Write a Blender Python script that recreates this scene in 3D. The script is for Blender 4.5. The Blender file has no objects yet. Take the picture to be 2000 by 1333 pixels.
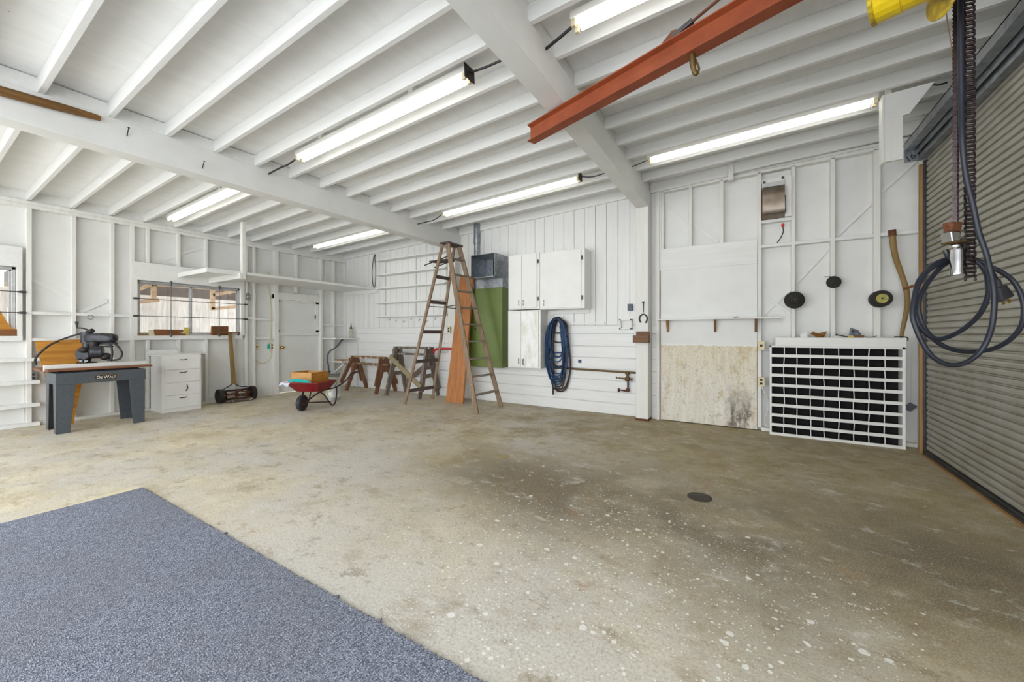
import bpy, bmesh, math, random
from mathutils import Vector, Matrix
random.seed(7)
SC = bpy.context.scene
COL = SC.collection
PI = math.pi

# ------------------------------------------------------------------ camera, sky, exposure
F_PX, H_CAM, YAW, HORIZON = 764.0, 1.27, math.atan2(467, 764), 652.0
cam = bpy.data.cameras.new('camera')
cam.sensor_width = 36.0
cam.lens = 36.0 * F_PX / 2000.0
cam.shift_y = -(666.5 - HORIZON) / 2000.0
cam.clip_start = 0.02
cam_o = bpy.data.objects.new('camera', cam)
COL.objects.link(cam_o)
cam_o.location = (0, 0, H_CAM)
cam_o.rotation_euler = (PI / 2, 0, YAW)
SC.camera = cam_o

world = bpy.data.worlds.new('daylight')
SC.world = world
world.use_nodes = True
bg = world.node_tree.nodes['Background']
bg.inputs['Color'].default_value = (0.92, 0.96, 1.0, 1)
bg.inputs['Strength'].default_value = 3.3
SC.view_settings.view_transform = 'Standard'
SC.view_settings.look = 'None'
SC.view_settings.gamma = 1.0
SC.view_settings.exposure = 0.5
TUBE_STRENGTH = 2.8

# ------------------------------------------------------------------ geometry helpers
V_, R_ = Vector((-math.sin(YAW), math.cos(YAW), 0)), Vector((math.cos(YAW), math.sin(YAW), 0))


def at(px, py, d):
    """point seen at that place of the photograph, d metres deep into the room"""
    return Vector((0, 0, H_CAM)) + d * (V_ + R_ * ((px - 1000) / F_PX) + Vector((0, 0, 1)) * ((HORIZON - py) / F_PX))


def onx(px, py, X):
    r = V_ + R_ * ((px - 1000) / F_PX)
    return at(px, py, X / r.x)


def ony(px, py, Y):
    r = V_ + R_ * ((px - 1000) / F_PX)
    return at(px, py, Y / r.y)


def onz(px, py, z=0.0):
    return at(px, py, F_PX * (z - H_CAM) / (HORIZON - py))


def spline(pts, k=6, closed=False):
    P = [Vector(p) for p in pts]
    n = len(P)
    out = []
    rng = range(n if closed else n - 1)
    for i in rng:
        if closed:
            a, b, c, d = P[(i - 1) % n], P[i], P[(i + 1) % n], P[(i + 2) % n]
        else:
            a, b, c, d = P[max(i - 1, 0)], P[i], P[i + 1], P[min(i + 2, n - 1)]
        for j in range(k):
            t = j / k
            out.append(0.5 * ((2 * b) + (c - a) * t + (2 * a - 5 * b + 4 * c - d) * t * t + (3 * b - a - 3 * c + d) * t ** 3))
    if not closed:
        out.append(P[-1])
    return out


class MB:
    def __init__(s):
        s.v, s.f = [], []

    def add(s, vs, fs):
        o = len(s.v)
        s.v += [Vector(v) for v in vs]
        s.f += [tuple(i + o for i in f) for f in fs]
        return s

    def hexa(s, p):
        """p: four bottom points counter-clockwise, then the four above them"""
        return s.add(p, [(3, 2, 1, 0), (4, 5, 6, 7), (0, 1, 5, 4), (1, 2, 6, 5), (2, 3, 7, 6), (3, 0, 4, 7)])

    def box(s, x0, y0, z0, x1, y1, z1):
        x0, x1 = sorted((x0, x1)); y0, y1 = sorted((y0, y1)); z0, z1 = sorted((z0, z1))
        return s.hexa([(x0, y0, z0), (x1, y0, z0), (x1, y1, z0), (x0, y1, z0), (x0, y0, z1), (x1, y0, z1), (x1, y1, z1), (x0, y1, z1)])

    def beam(s, p0, p1, w, h, up=(0, 0, 1), w1=None, h1=None):
        p0, p1 = Vector(p0), Vector(p1)
        d = (p1 - p0).normalized()
        x = d.cross(Vector(up))
        x = x.normalized() if x.length > 1e-6 else Vector((1, 0, 0))
        z = x.cross(d).normalized()
        w1 = w if w1 is None else w1
        h1 = h if h1 is None else h1
        q = []
        for p, a, b in ((p0, w, h), (p1, w1, h1)):
            q.append([p - x * a / 2 - z * b / 2, p + x * a / 2 - z * b / 2, p + x * a / 2 + z * b / 2, p - x * a / 2 + z * b / 2])
        return s.hexa(q[0] + q[1])

    def cyl(s, p0, p1, r0, r1=None, n=16):
        r1 = r0 if r1 is None else r1
        p0, p1 = Vector(p0), Vector(p1)
        d = (p1 - p0).normalized()
        x = d.orthogonal().normalized(); y = d.cross(x)
        vs = []
        for p, r in ((p0, r0), (p1, r1)):
            vs += [p + (x * math.cos(2 * PI * i / n) + y * math.sin(2 * PI * i / n)) * r for i in range(n)]
        fs = [(i, (i + 1) % n, n + (i + 1) % n, n + i) for i in range(n)]
        fs += [tuple(range(n - 1, -1, -1)), tuple(range(n, 2 * n))]
        return s.add(vs, fs)

    def tube(s, pts, r, n=8, k=6, closed=False, radii=None):
        P = spline(pts, k, closed) if k else [Vector(p) for p in pts]
        m = len(P)
        T = []
        for i in range(m):
            a = P[(i - 1) % m] if (closed or i > 0) else P[i]
            b = P[(i + 1) % m] if (closed or i < m - 1) else P[i]
            t = (b - a)
            T.append(t.normalized() if t.length > 1e-9 else Vector((0, 0, 1)))
        x = T[0].orthogonal().normalized()
        vs, fs = [], []
        for i in range(m):
            x = x - T[i] * x.dot(T[i])
            x = x.normalized() if x.length > 1e-9 else T[i].orthogonal().normalized()
            y = T[i].cross(x)
            rr = r
            if radii:
                u = i / (m - 1) * (len(radii) - 1); j = min(int(u), len(radii) - 2)
                rr = radii[j] + (radii[j + 1] - radii[j]) * (u - j)
            vs += [P[i] + (x * math.cos(2 * PI * q / n) + y * math.sin(2 * PI * q / n)) * rr for q in range(n)]
        for i in range(m if closed else m - 1):
            i2 = (i + 1) % m
            fs += [(i * n + q, i * n + (q + 1) % n, i2 * n + (q + 1) % n, i2 * n + q) for q in range(n)]
        if not closed:
            fs += [tuple(range(n - 1, -1, -1)), tuple(range((m - 1) * n, m * n))]
        return s.add(vs, fs)

    def prism(s, poly, off):
        P = [Vector(p) for p in poly]; o = Vector(off); n = len(P)
        fs = [tuple(range(n - 1, -1, -1)), tuple(range(n, 2 * n))]
        fs += [(i, (i + 1) % n, n + (i + 1) % n, n + i) for i in range(n)]
        return s.add(P + [p + o for p in P], fs)

    def lathe(s, prof, c, axis=(0, 0, 1), n=24):
        c = Vector(c); a = Vector(axis).normalized()
        x = a.orthogonal().normalized(); y = a.cross(x)
        vs, fs = [], []
        m = len(prof)
        for r, h in prof:
            vs += [c + a * h + (x * math.cos(2 * PI * i / n) + y * math.sin(2 * PI * i / n)) * max(r, 1e-4) for i in range(n)]
        for j in range(m - 1):
            fs += [(j * n + i, j * n + (i + 1) % n, (j + 1) * n + (i + 1) % n, (j + 1) * n + i) for i in range(n)]
        fs += [tuple(range(n - 1, -1, -1)), tuple(range((m - 1) * n, m * n))]
        return s.add(vs, fs)

    def blob(s, c, rx, ry, rz, X=(1, 0, 0), Y=(0, 1, 0), Z=(0, 0, 1), nu=18, nv=10, p=1.0):
        c = Vector(c); X, Y, Z = Vector(X), Vector(Y), Vector(Z)
        g = lambda t: math.copysign(abs(t) ** p, t)
        vs, fs = [], []
        for j in range(nv + 1):
            th = -PI / 2 + PI * j / nv
            for i in range(nu):
                ph = 2 * PI * i / nu
                vs.append(c + X * rx * g(math.cos(th)) * g(math.cos(ph)) + Y * ry * g(math.cos(th)) * g(math.sin(ph)) + Z * rz * g(math.sin(th)))
        for j in range(nv):
            fs += [(j * nu + i, j * nu + (i + 1) % nu, (j + 1) * nu + (i + 1) % nu, (j + 1) * nu + i) for i in range(nu)]
        return s.add(vs, fs)


def mbx(*a):
    return MB().box(*a)


def origin(o):
    p = Vector((0, 0, 0))
    while o is not None:
        p += Vector(o.location); o = o.parent
    return p


def build(name, mb, mat, parent=None, bevel=0.0, smooth=False, loc=None):
    """links the collected shapes as ONE mesh object (vertices are given in room coordinates)"""
    me = bpy.data.meshes.new(name)
    if parent is not None:
        base = origin(parent)
    elif loc is not None:
        base = Vector(loc)
    else:
        base = Vector((0, 0, 0))
    me.from_pydata([v - base for v in mb.v], [], mb.f)
    bm = bmesh.new(); bm.from_mesh(me)
    bmesh.ops.recalc_face_normals(bm, faces=bm.faces)
    bm.to_mesh(me); bm.free()
    me.materials.append(mat)
    o = bpy.data.objects.new(name, me)
    COL.objects.link(o)
    if parent is not None:
        o.parent = parent
    else:
        o.location = base
    if bevel:
        m = o.modifiers.new('bevel', 'BEVEL'); m.width = bevel; m.segments = 2; m.limit_method = 'ANGLE'; m.angle_limit = 0.7
    if smooth:
        me.shade_smooth(); me.set_sharp_from_angle(angle=math.radians(38))
    return o


def tag(o, label=None, cat=None, group=None, kind=None):
    if label: o['label'] = label
    if cat: o['category'] = cat
    if group: o['group'] = group
    if kind: o['kind'] = kind
    return o


def thing(name, loc, label, cat, group=None):
    o = bpy.data.objects.new(name, None)
    o.empty_display_size = 0.1
    COL.objects.link(o); o.location = loc
    return tag(o, label, cat, group)


def one(name, mb, mat, label, cat, group=None, loc=None, **k):
    return tag(build(name, mb, mat, loc=loc, **k), label, cat, group)


def struct(name, mb, mat, **k):
    return tag(build(name, mb, mat, **k), kind='structure')


def lab(o, label):
    o['label'] = label
    return o


# ------------------------------------------------------------------ materials
def lin(c):
    def f(u):
        u /= 255.0
        return u / 12.92 if u <= 0.04045 else ((u + 0.055) / 1.055) ** 2.4
    return (f(c[0]), f(c[1]), f(c[2]), 1)


class NT:
    def __init__(s, name):
        s.m = bpy.data.materials.new(name); s.m.use_nodes = True
        s.t = s.m.node_tree; s.n = s.t.nodes; s.b = s.n['Principled BSDF']
        s.co = s.n.new('ShaderNodeTexCoord').outputs['Object']

    def L(s, a, b): s.t.links.new(a, b)

    def mapping(s, scale=(1, 1, 1), loc=(0, 0, 0), rot=(0, 0, 0)):
        m = s.n.new('ShaderNodeMapping'); s.L(s.co, m.inputs[0])
        m.inputs['Scale'].default_value = scale; m.inputs['Location'].default_value = loc; m.inputs['Rotation'].default_value = rot
        return m.outputs[0]

    def noise(s, scale, detail=4, rough=0.55, vec=None, dist=0.0):
        q = s.n.new('ShaderNodeTexNoise'); s.L(vec or s.co, q.inputs['Vector'])
        q.inputs['Scale'].default_value = scale; q.inputs['Detail'].default_value = detail
        q.inputs['Roughness'].default_value = rough; q.inputs['Distortion'].default_value = dist
        return q.outputs['Fac']

    def voro(s, scale, out='Distance', vec=None, rnd=1.0):
        q = s.n.new('ShaderNodeTexVoronoi'); s.L(vec or s.co, q.inputs['Vector'])
        q.inputs['Scale'].default_value = scale; q.inputs['Randomness'].default_value = rnd
        return q.outputs[out]

    def ramp(s, fac, a, b, va=0.0, vb=1.0):
        q = s.n.new('ShaderNodeMapRange'); s.L(fac, q.inputs['Value'])
        q.inputs['From Min'].default_value = a; q.inputs['From Max'].default_value = b
        q.inputs['To Min'].default_value = va; q.inputs['To Max'].default_value = vb
        return q.outputs['Result']

    def math(s, op, a, b=None):
        q = s.n.new('ShaderNodeMath'); q.operation = op
        for i, x in enumerate((a, b)):
            if x is None: continue
            if isinstance(x, (int, float)): q.inputs[i].default_value = x
            else: s.L(x, q.inputs[i])
        return q.outputs[0]

    def mix(s, fac, a, b):
        q = s.n.new('ShaderNodeMix'); q.data_type = 'RGBA'
        if isinstance(fac, (int, float)): q.inputs[0].default_value = fac
        else: s.L(fac, q.inputs[0])
        for i, x in ((6, a), (7, b)):
            if isinstance(x, tuple): q.inputs[i].default_value = lin(x)
            else: s.L(x, q.inputs[i])
        return q.outputs[2]

    def dist(s, p):
        q = s.n.new('ShaderNodeVectorMath'); q.operation = 'DISTANCE'; s.L(s.co, q.inputs[0]); q.inputs[1].default_value = p
        return q.outputs['Value']

    def xyz(s):
        q = s.n.new('ShaderNodeSeparateXYZ'); s.L(s.co, q.inputs[0]); return q.outputs

    def bump(s, h, strength=0.3, dist=0.01):
        q = s.n.new('ShaderNodeBump'); s.L(h, q.inputs['Height'])
        q.inputs['Strength'].default_value = strength; q.inputs['Distance'].default_value = dist
        s.L(q.outputs[0], s.b.inputs['Normal'])

    def fin(s, col=None, rough=0.6, metal=0.0):
        if col is not None:
            if isinstance(col, tuple): s.b.inputs['Base Color'].default_value = lin(col)
            else: s.L(col, s.b.inputs['Base Color'])
        s.b.inputs['Roughness'].default_value = rough; s.b.inputs['Metallic'].default_value = metal
        return s.m


def paint(name, c, c2=None, scale=3.0, amt=0.5, rough=0.55, metal=0.0, fine=0.0, bump=0.0, bs=40):
    t = NT(name)
    col = c
    if c2:
        col = t.mix(t.ramp(t.noise(scale, 5, 0.6), 0.35, 0.75, 0, amt), c, c2)
    if fine:
        col = t.mix(t.ramp(t.noise(90, 2), 0.4, 0.8, 0, fine), col, c2 or c)
    if bump:
        t.bump(t.noise(bs, 4), bump, 0.004)
    return t.fin(col, rough, metal)


def wood(name, c, c2, axis='z', rough=0.65, grain=9.0, fleck=None, amt=0.9, fthr=0.6):
    t = NT(name)
    sc = {'x': (0.6, grain, grain), 'y': (grain, 0.6, grain), 'z': (grain, grain, 0.6)}[axis]
    v = t.mapping(sc)
    n = t.noise(3.2, 6, 0.65, v, 0.4)
    col = t.mix(t.ramp(n, 0.32, 0.7, 0, amt), c, c2)
    if fleck:
        col = t.mix(t.ramp(t.noise(38, 3, 0.7), fthr, fthr + 0.04), col, fleck)
    t.bump(n, 0.15, 0.004)
    return t.fin(col, rough)


M = {}
M['white'] = paint('white_paint', (232, 232, 229), (214, 213, 207), 2.2, 0.55, 0.55, bump=0.08, bs=60)
M['white_wood'] = wood('painted_board', (234, 234, 231), (220, 219, 214), 'x', 0.55, 7, amt=0.6)
M['white_stud'] = wood('painted_stud', (234, 233, 228), (218, 216, 207), 'z', 0.55, 7, amt=0.6)
M['white_ceil'] = wood('painted_plywood', (238, 238, 236), (224, 224, 221), 'y', 0.6, 3, fleck=(140, 132, 122), amt=0.6, fthr=0.715)
M['siding'] = wood('painted_siding', (233, 233, 231), (217, 216, 212), 'x', 0.42, 8, amt=0.5)
M['vsiding'] = wood('painted_vertical_siding', (232, 232, 229), (217, 216, 211), 'z', 0.38, 8, amt=0.5)
M['gap'] = paint('board_joint', (120, 116, 108))
M['gloss_white'] = paint('white_enamel', (236, 235, 232), (222, 219, 211), 3, 0.5, 0.35)
M['dark'] = paint('black_plastic', (30, 30, 32), (52, 50, 50), 12, 0.6, 0.45)
M['rubber'] = paint('black_rubber', (34, 35, 40), (60, 60, 64), 9, 0.6, 0.6)
M['steel'] = paint('galvanised_steel', (168, 172, 176), (120, 126, 134), 14, 0.9, 0.38, 0.85)
M['chrome'] = paint('chrome', (214, 214, 216), (150, 150, 156), 18, 0.6, 0.2, 1.0)
M['fan_steel'] = paint('browned_stainless', (150, 140, 128), (104, 88, 70), 5, 0.9, 0.36, 0.85)
M['dark_steel'] = paint('dark_steel', (92, 94, 96), (60, 60, 62), 10, 0.8, 0.4, 0.8)
M['alu'] = paint('aluminium', (196, 196, 196), (150, 150, 152), 10, 0.6, 0.45, 0.4)
M['rust'] = paint('rusty_steel', (112, 66, 40), (70, 42, 32), 20, 0.9, 0.7, 0.2)
M['brass'] = paint('brass', (206, 168, 88), (150, 116, 58), 10, 0.6, 0.25, 1.0)
M['oldbrass'] = paint('aged_brass', (122, 98, 56), (78, 62, 44), 30, 0.9, 0.5, 0.6)
M['cream'] = paint('cream_plastic', (222, 208, 170), (200, 184, 142), 20, 0.5, 0.45)
M['wire_white'] = paint('white_cord', (226, 224, 220))
M['yellow_wire'] = paint('yellowed_cable', (206, 190, 138))


def tubemat():
    t = NT('fluorescent_tube')
    t.b.inputs['Emission Color'].default_value = (1.0, 0.985, 0.95, 1)
    t.b.inputs['Emission Strength'].default_value = TUBE_STRENGTH
    return t.fin((245, 245, 240), 0.4)


M['tube'] = tubemat()


def glass():
    t = NT('window_glass')
    tr = t.n.new('ShaderNodeBsdfTransparent'); gl = t.n.new('ShaderNodeBsdfGlossy'); mx = t.n.new('ShaderNodeMixShader')
    tr.inputs[0].default_value = (0.95, 0.96, 0.96, 1); gl.inputs['Roughness'].default_value = 0.03
    mx.inputs[0].default_value = 0.06
    t.L(tr.outputs[0], mx.inputs[1]); t.L(gl.outputs[0], mx.inputs[2])
    t.L(mx.outputs[0], t.n['Material Output'].inputs['Surface'])
    return t.m


M['glass'] = glass()


def floor_mat():
    t = NT('stained_concrete')
    x = t.xyz()
    big = t.noise(0.7, 9, 0.68)
    mid = t.noise(2.1, 10, 0.74)
    fin = t.noise(70, 3, 0.75)
    O = lambda i: t.mapping((1, 1, 1), (i * 3.7, i * 1.9, 0))
    col = t.mix(t.ramp(mid, 0.38, 0.62), (228, 217, 190), (196, 181, 144))
    # grey worn traffic patches
    col = t.mix(t.ramp(big, 0.42, 0.58, 0, 0.85), col, (204, 200, 192))
    near = t.math('ADD', x['Y'], t.math('MULTIPLY', t.math('SUBTRACT', t.noise(1.2, 9, 0.72, O(4)), 0.5), 3.0))
    col = t.mix(t.math('MULTIPLY', t.ramp(near, 2.5, 1.2, 0, 0.8), t.ramp(x['X'], -4.5, -2.2)), col, (212, 208, 200))
    # oily olive staining towards the roller door and the right wall
    wob = t.math('MULTIPLY', t.math('SUBTRACT', t.noise(0.9, 7, 0.7), 0.5), 4.0)
    side = t.math('ADD', t.math('ADD', x['X'], t.math('MULTIPLY', x['Y'], 0.75)), wob)
    mot = t.ramp(t.noise(3.4, 9, 0.75, O(2)), 0.36, 0.62, 0.45, 1.0)
    col = t.mix(t.math('MULTIPLY', t.ramp(side, 0.8, 3.0, 0, 1.0), mot), col, (150, 133, 86))
    dark = t.noise(0.9, 9, 0.72, t.mapping((1, 1, 1), (5.3, 2.1, 0)), 0.2)
    dreg = t.math('MULTIPLY', t.ramp(dark, 0.38, 0.54, 0.3, 1.0), t.math('MULTIPLY', t.ramp(t.math('ABSOLUTE', t.math('ADD', t.math('SUBTRACT', x['Y'], 2.95), t.math('MULTIPLY', wob, 0.3))), 1.15, 0.2), t.ramp(x['X'], -3.2, -1.9)))
    col = t.mix(dreg, col, (116, 102, 80))
    back = t.math('MULTIPLY', t.ramp(t.noise(1.6, 8, 0.75, t.mapping((1, 1, 1), (1.7, 8.2, 0))), 0.44, 0.6, 0, 0.85), t.ramp(t.dist((-2.3, 5.2, 0)), 2.9, 0.9))
    col = t.mix(back, col, (146, 124, 72))
    # small smudges, rust, scuffs and worn pale spots
    for i, (sc_, lo, hi, am, c_) in enumerate(((1.7, 0.53, 0.64, 0.55, (150, 132, 98)), (4.2, 0.56, 0.64, 0.6, (134, 114, 80)), (8.5, 0.59, 0.66, 0.45, (124, 108, 86)), (2.4, 0.60, 0.68, 0.6, (168, 124, 76)),
                                               (3.0, 0.57, 0.66, 0.65, (222, 218, 208)), (14, 0.62, 0.66, 0.6, (108, 98, 84)), (6.0, 0.60, 0.64, 0.5, (226, 222, 214)))):
        sm = t.noise(sc_, 8, 0.74, t.mapping((1, 1.5, 1), (3 + 5 * i, 1 + 2 * i, 0), (0, 0, 0.6 + i)))
        col = t.mix(t.ramp(sm, lo, hi, 0, am), col, c_)
    col = t.mix(t.ramp(fin, 0.45, 0.68, 0, 0.45), col, (134, 122, 98))
    col = t.mix(t.ramp(t.noise(120, 2, 0.7), 0.5, 0.7, 0, 0.4), col, (228, 222, 208))
    # white paint drips in the middle of the floor
    reg = t.ramp(t.math('ADD', t.dist((-0.6, 1.9, 0)), t.math('MULTIPLY', t.noise(1.6, 6, 0.7), 2.4)), 3.3, 1.6)
    for sc_, r0, r1, thr, w_ in ((13.0, 0.0, 0.24, 0.50, 0.3), (30.0, 0.05, 0.30, 0.50, 0.25), (6.0, -0.2, 0.15, 0.35, 0.3), (60.0, 0.05, 0.30, 0.45, 0.2)):
        v = t.n.new('ShaderNodeTexVoronoi'); t.L(t.co, v.inputs['Vector']); v.inputs['Scale'].default_value = sc_
        sep = t.n.new('ShaderNodeSeparateXYZ'); t.L(v.outputs['Color'], sep.inputs[0])
        rad = t.ramp(sep.outputs['X'], 0, 1, r0, r1)
        d = t.math('ADD', v.outputs['Distance'], t.math('MULTIPLY', t.math('SUBTRACT', t.noise(sc_ * 3, 3), 0.5), w_))
        inside = t.math('LESS_THAN', d, rad)
        on = t.math('GREATER_THAN', t.math('MULTIPLY', sep.outputs['Y'], reg), thr)
        col = t.mix(t.math('MULTIPLY', t.math('MULTIPLY', inside, on), 0.88), col, (240, 238, 230))
    scr = t.math('MULTIPLY', t.ramp(t.noise(9, 8, 0.75, t.mapping((1.6, .7, 1), (4, 4, 0), (0, 0, .5))), 0.6, 0.64), t.ramp(t.dist((-1.45, 3.25, 0)), 0.9, 0.3))
    col = t.mix(t.math('MULTIPLY', scr, 0.85), col, (232, 228, 216))
    t.bump(t.math('ADD', fin, mid), 0.12, 0.006)
    return t.fin(col, 0.62)


M['floor'] = floor_mat()


def carpet_mat():
    t = NT('blue_carpet')
    n1 = t.noise(140, 2, 0.6, t.mapping((1.0, 0.42, 1), rot=(0, 0, 0.5)))
    n2 = t.noise(210, 2, 0.6, t.mapping((0.45, 1.0, 1), rot=(0, 0, 0.3)))
    big = t.noise(1.3, 3)
    n3 = t.noise(55, 3, 0.7, t.mapping((1.0, .5, 1), rot=(0, 0, .5)))
    col = t.mix(t.ramp(t.math('ADD', t.math('MULTIPLY', n1, .6), t.math('MULTIPLY', n3, .4)), 0.40, 0.60), (84, 90, 108), (156, 162, 180))
    col = t.mix(t.ramp(n2, 0.54, 0.66, 0, 0.85), col, (216, 219, 228))
    col = t.mix(t.ramp(t.noise(140, 2, 0.6, t.mapping((1, 1, 1), (3, 3, 3))), 0.56, 0.66, 0, 0.8), col, (48, 54, 74))
    col = t.mix(t.ramp(big, 0.4, 0.7, 0, 0.45), col, (122, 121, 127))
    t.bump(t.math('ADD', n1, n2), 0.9, 0.012)
    return t.fin(col, 0.95)


M['carpet'] = carpet_mat()
M['plug_tan'] = paint('floor_plug_tan', (172, 156, 118), (138, 122, 88), 30, 0.7, 0.7)
M['backing'] = paint('carpet_backing', (222, 212, 182), (196, 182, 148), 12, 0.6, 0.8)


def dirty_ply():
    t = NT('stained_plywood')
    z = t.xyz()['Z']; x = t.xyz()['X']
    v = t.mapping((8, 8, 0.8))
    col = t.mix(t.ramp(t.noise(2.4, 6, 0.65, v), 0.35, 0.7), (230, 226, 216), (214, 206, 186))
    col = t.mix(t.ramp(t.math('ADD', z, t.math('MULTIPLY', t.noise(3, 5), 0.6)), 0.75, 1.5, 0, 0.6), col, (218, 204, 168))
    col = t.mix(t.ramp(t.noise(5, 8, 0.78, t.mapping((1.4, 1, .8), (3, 0, 2))), 0.52, 0.64, 0, 0.75), col, (190, 168, 118))
    col = t.mix(t.ramp(t.noise(16, 7, 0.75, t.mapping((1, 1, .6))), 0.55, 0.64, 0, 0.55), col, (172, 158, 132))
    col = t.mix(t.ramp(t.noise(44, 5, 0.8), 0.57, 0.64, 0, 0.75), col, (136, 118, 96))
    # the black greasy smear low on the right, a splash with its own outline
    w = t.math('MULTIPLY', t.math('SUBTRACT', t.noise(9, 6, 0.7), 0.5), 0.3)
    dx = t.math('ABSOLUTE', t.math('ADD', t.math('SUBTRACT', x, -0.145), w))
    low = t.ramp(t.math('ADD', z, w), 0.2, 0.6, 1, 0)
    smear = t.math('MULTIPLY', t.ramp(dx, 0.10, 0.16, 1, 0), low)
    smear = t.math('MULTIPLY', smear, t.ramp(t.noise(16, 6, 0.75, t.mapping((1, 1, 0.4))), 0.36, 0.54))
    col = t.mix(t.math('MULTIPLY', smear, 0.85), col, (92, 78, 66))
    # painted-over top edge
    col = t.mix(t.ramp(t.math('ADD', z, t.math('MULTIPLY', t.noise(30, 2, 0.5, t.mapping((1, 1, 0.05))), 0.06)), 1.128, 1.134), col, (233, 233, 230))
    t.bump(t.noise(30, 4), 0.1, 0.004)
    return t.fin(col, 0.6)


M['dirty'] = dirty_ply()
M['ply'] = wood('yellow_plywood', (206, 146, 54), (158, 98, 26), 'y', 0.6, 6, fleck=(98, 60, 22), fthr=0.72)
M['orange'] = wood('orange_board', (188, 128, 76), (150, 90, 46), 'z', 0.6, 8, fleck=(96, 60, 36), fthr=0.74)
M['fir'] = wood('reddish_fir', (142, 100, 72), (98, 64, 44), 'z', 0.65, 9)
M['fir_x'] = wood('paint_spotted_fir', (136, 96, 54), (88, 54, 30), 'x', 0.7, 9, fleck=(232, 222, 196), fthr=0.57)
M['greywood'] = wood('weathered_wood', (138, 124, 112), (84, 72, 66), 'z', 0.75, 9, fleck=(196, 186, 170), fthr=0.68)
M['greywood_x'] = wood('weathered_rail', (104, 92, 80), (62, 52, 46), 'x', 0.75, 9, fleck=(222, 214, 196), fthr=0.58)
M['greenwood'] = wood('greenish_board', (156, 144, 110), (118, 106, 78), 'z', 0.7, 9)
M['ladder'] = wood('old_ladder_wood', (152, 130, 106), (112, 90, 70), 'z', 0.7, 10, fleck=(218, 206, 184), fthr=0.66)
M['ladder_step'] = wood('worn_step', (150, 138, 124), (116, 104, 92), 'y', 0.7, 10, fleck=(206, 206, 206), fthr=0.62)
M['darkstep'] = wood('dark_rung', (96, 84, 80), (70, 60, 60), 'y', 0.7, 10)
M['brown'] = wood('brown_wood', (124, 84, 42), (94, 60, 28), 'x', 0.55, 8)
M['brown_y'] = wood('brown_scrap', (140, 88, 44), (96, 56, 26), 'y', 0.6, 8)
M['stick'] = wood('bare_stick', (154, 126, 76), (112, 88, 48), 'z', 0.65, 10)
M['pole'] = wood('barked_pole', (140, 100, 46), (84, 56, 24), 'y', 0.7, 7)
M['tan'] = wood('bare_jamb_wood', (176, 138, 88), (136, 98, 56), 'z', 0.7, 9)
M['boxwood'] = wood('drawer_box_pine', (214, 164, 104), (190, 138, 78), 'x', 0.6, 8)
M['oak_top'] = wood('worn_table_board', (146, 96, 62), (86, 52, 34), 'y', 0.6, 9)
M['green'] = paint('green_enamel', (108, 124, 62), (92, 108, 52), 3.5, 0.8, 0.35, 0.15)
M['green_dark'] = paint('dark_green_enamel', (62, 76, 34), (50, 60, 30), 4, 0.7, 0.4, 0.15)
M['hammer_grey'] = paint('grey_hammered_enamel', (92, 98, 104), (64, 70, 78), 60, 0.7, 0.4, 0.3)
M['saw_grey'] = paint('saw_grey_cast', (66, 68, 74), (38, 40, 46), 14, 0.9, 0.42, 0.4)
M['saw_dark'] = paint('saw_dark_cast', (34, 34, 38), (62, 50, 40), 16, 0.8, 0.5, 0.4)
M['red'] = paint('red_tray', (150, 26, 36), (104, 34, 28), 5, 0.9, 0.5, 0.1)
M['redplastic'] = paint('red_plastic', (206, 30, 40), (170, 24, 32), 6, 0.5, 0.4)
M['frame_brown'] = paint('rusted_tube', (74, 50, 46), (50, 38, 38), 16, 0.8, 0.6, 0.3)
M['teal'] = paint('teal_plastic', (24, 176, 170), (14, 140, 140), 6, 0.5, 0.4)
M['cloth'] = paint('pale_cloth', (226, 230, 238), (164, 186, 214), 7, 0.9, 0.9)
M['blue_hose'] = paint('blue_hose', (20, 64, 108), (12, 32, 62), 5, 0.9, 0.45)
M['brown_hose'] = paint('brown_hose', (54, 36, 38), (34, 26, 30), 9, 0.8, 0.5)
M['cord_blue'] = paint('blue_black_cord', (26, 30, 44), (17, 20, 30), 12, 0.8, 0.42)
M['ibeam'] = paint('red_oxide_steel', (156, 78, 42), (122, 54, 30), 5, 0.8, 0.6, 0.1, fine=0.3)
M['yellow'] = paint('yellow_enamel', (236, 204, 28), (206, 170, 22), 9, 0.7, 0.4)
M['yellow_worn'] = paint('worn_yellow', (214, 184, 44), (74, 58, 26), 22, 0.95, 0.5)
M['chain'] = paint('oily_chain', (84, 72, 74), (40, 32, 36), 60, 0.8, 0.3, 0.9)
M['door_slat'] = paint('roller_slat', (178, 176, 166), (150, 143, 122), 4, 0.8, 0.4, 0.35, fine=0.25)
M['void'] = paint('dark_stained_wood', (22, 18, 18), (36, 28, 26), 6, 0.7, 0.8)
M['wheel_black'] = paint('black_abrasive', (50, 46, 42), (34, 32, 30), 40, 0.8, 0.85)
M['disc_label'] = paint('yellow_green_label', (196, 178, 84), (90, 120, 80), 26, 0.8, 0.6)
M['leaf'] = paint('dry_leaf', (156, 106, 48), (110, 70, 30), 30, 0.9, 0.8)
M['blue_card'] = paint('blue_card', (40, 70, 120), (200, 190, 140), 26, 0.8, 0.5)
M['yellow_card'] = paint('yellow_card', (210, 196, 96), (160, 140, 60), 20, 0.6, 0.6)
M['clear'] = None
M['fence'] = wood('whitewashed_fence', (232, 230, 228), (176, 170, 164), 'z', 0.7, 5, fleck=(118, 104, 92), fthr=0.66)
M['pergola'] = wood('pergola_timber', (204, 176, 146), (166, 136, 106), 'y', 0.7, 7)
M['shedroof'] = paint('dark_roofing', (66, 56, 50), (88, 78, 70), 9, 0.9, 0.8)
M['ground'] = paint('pale_ground', (190, 184, 170), (160, 150, 132), 3, 0.8, 0.9)
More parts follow.
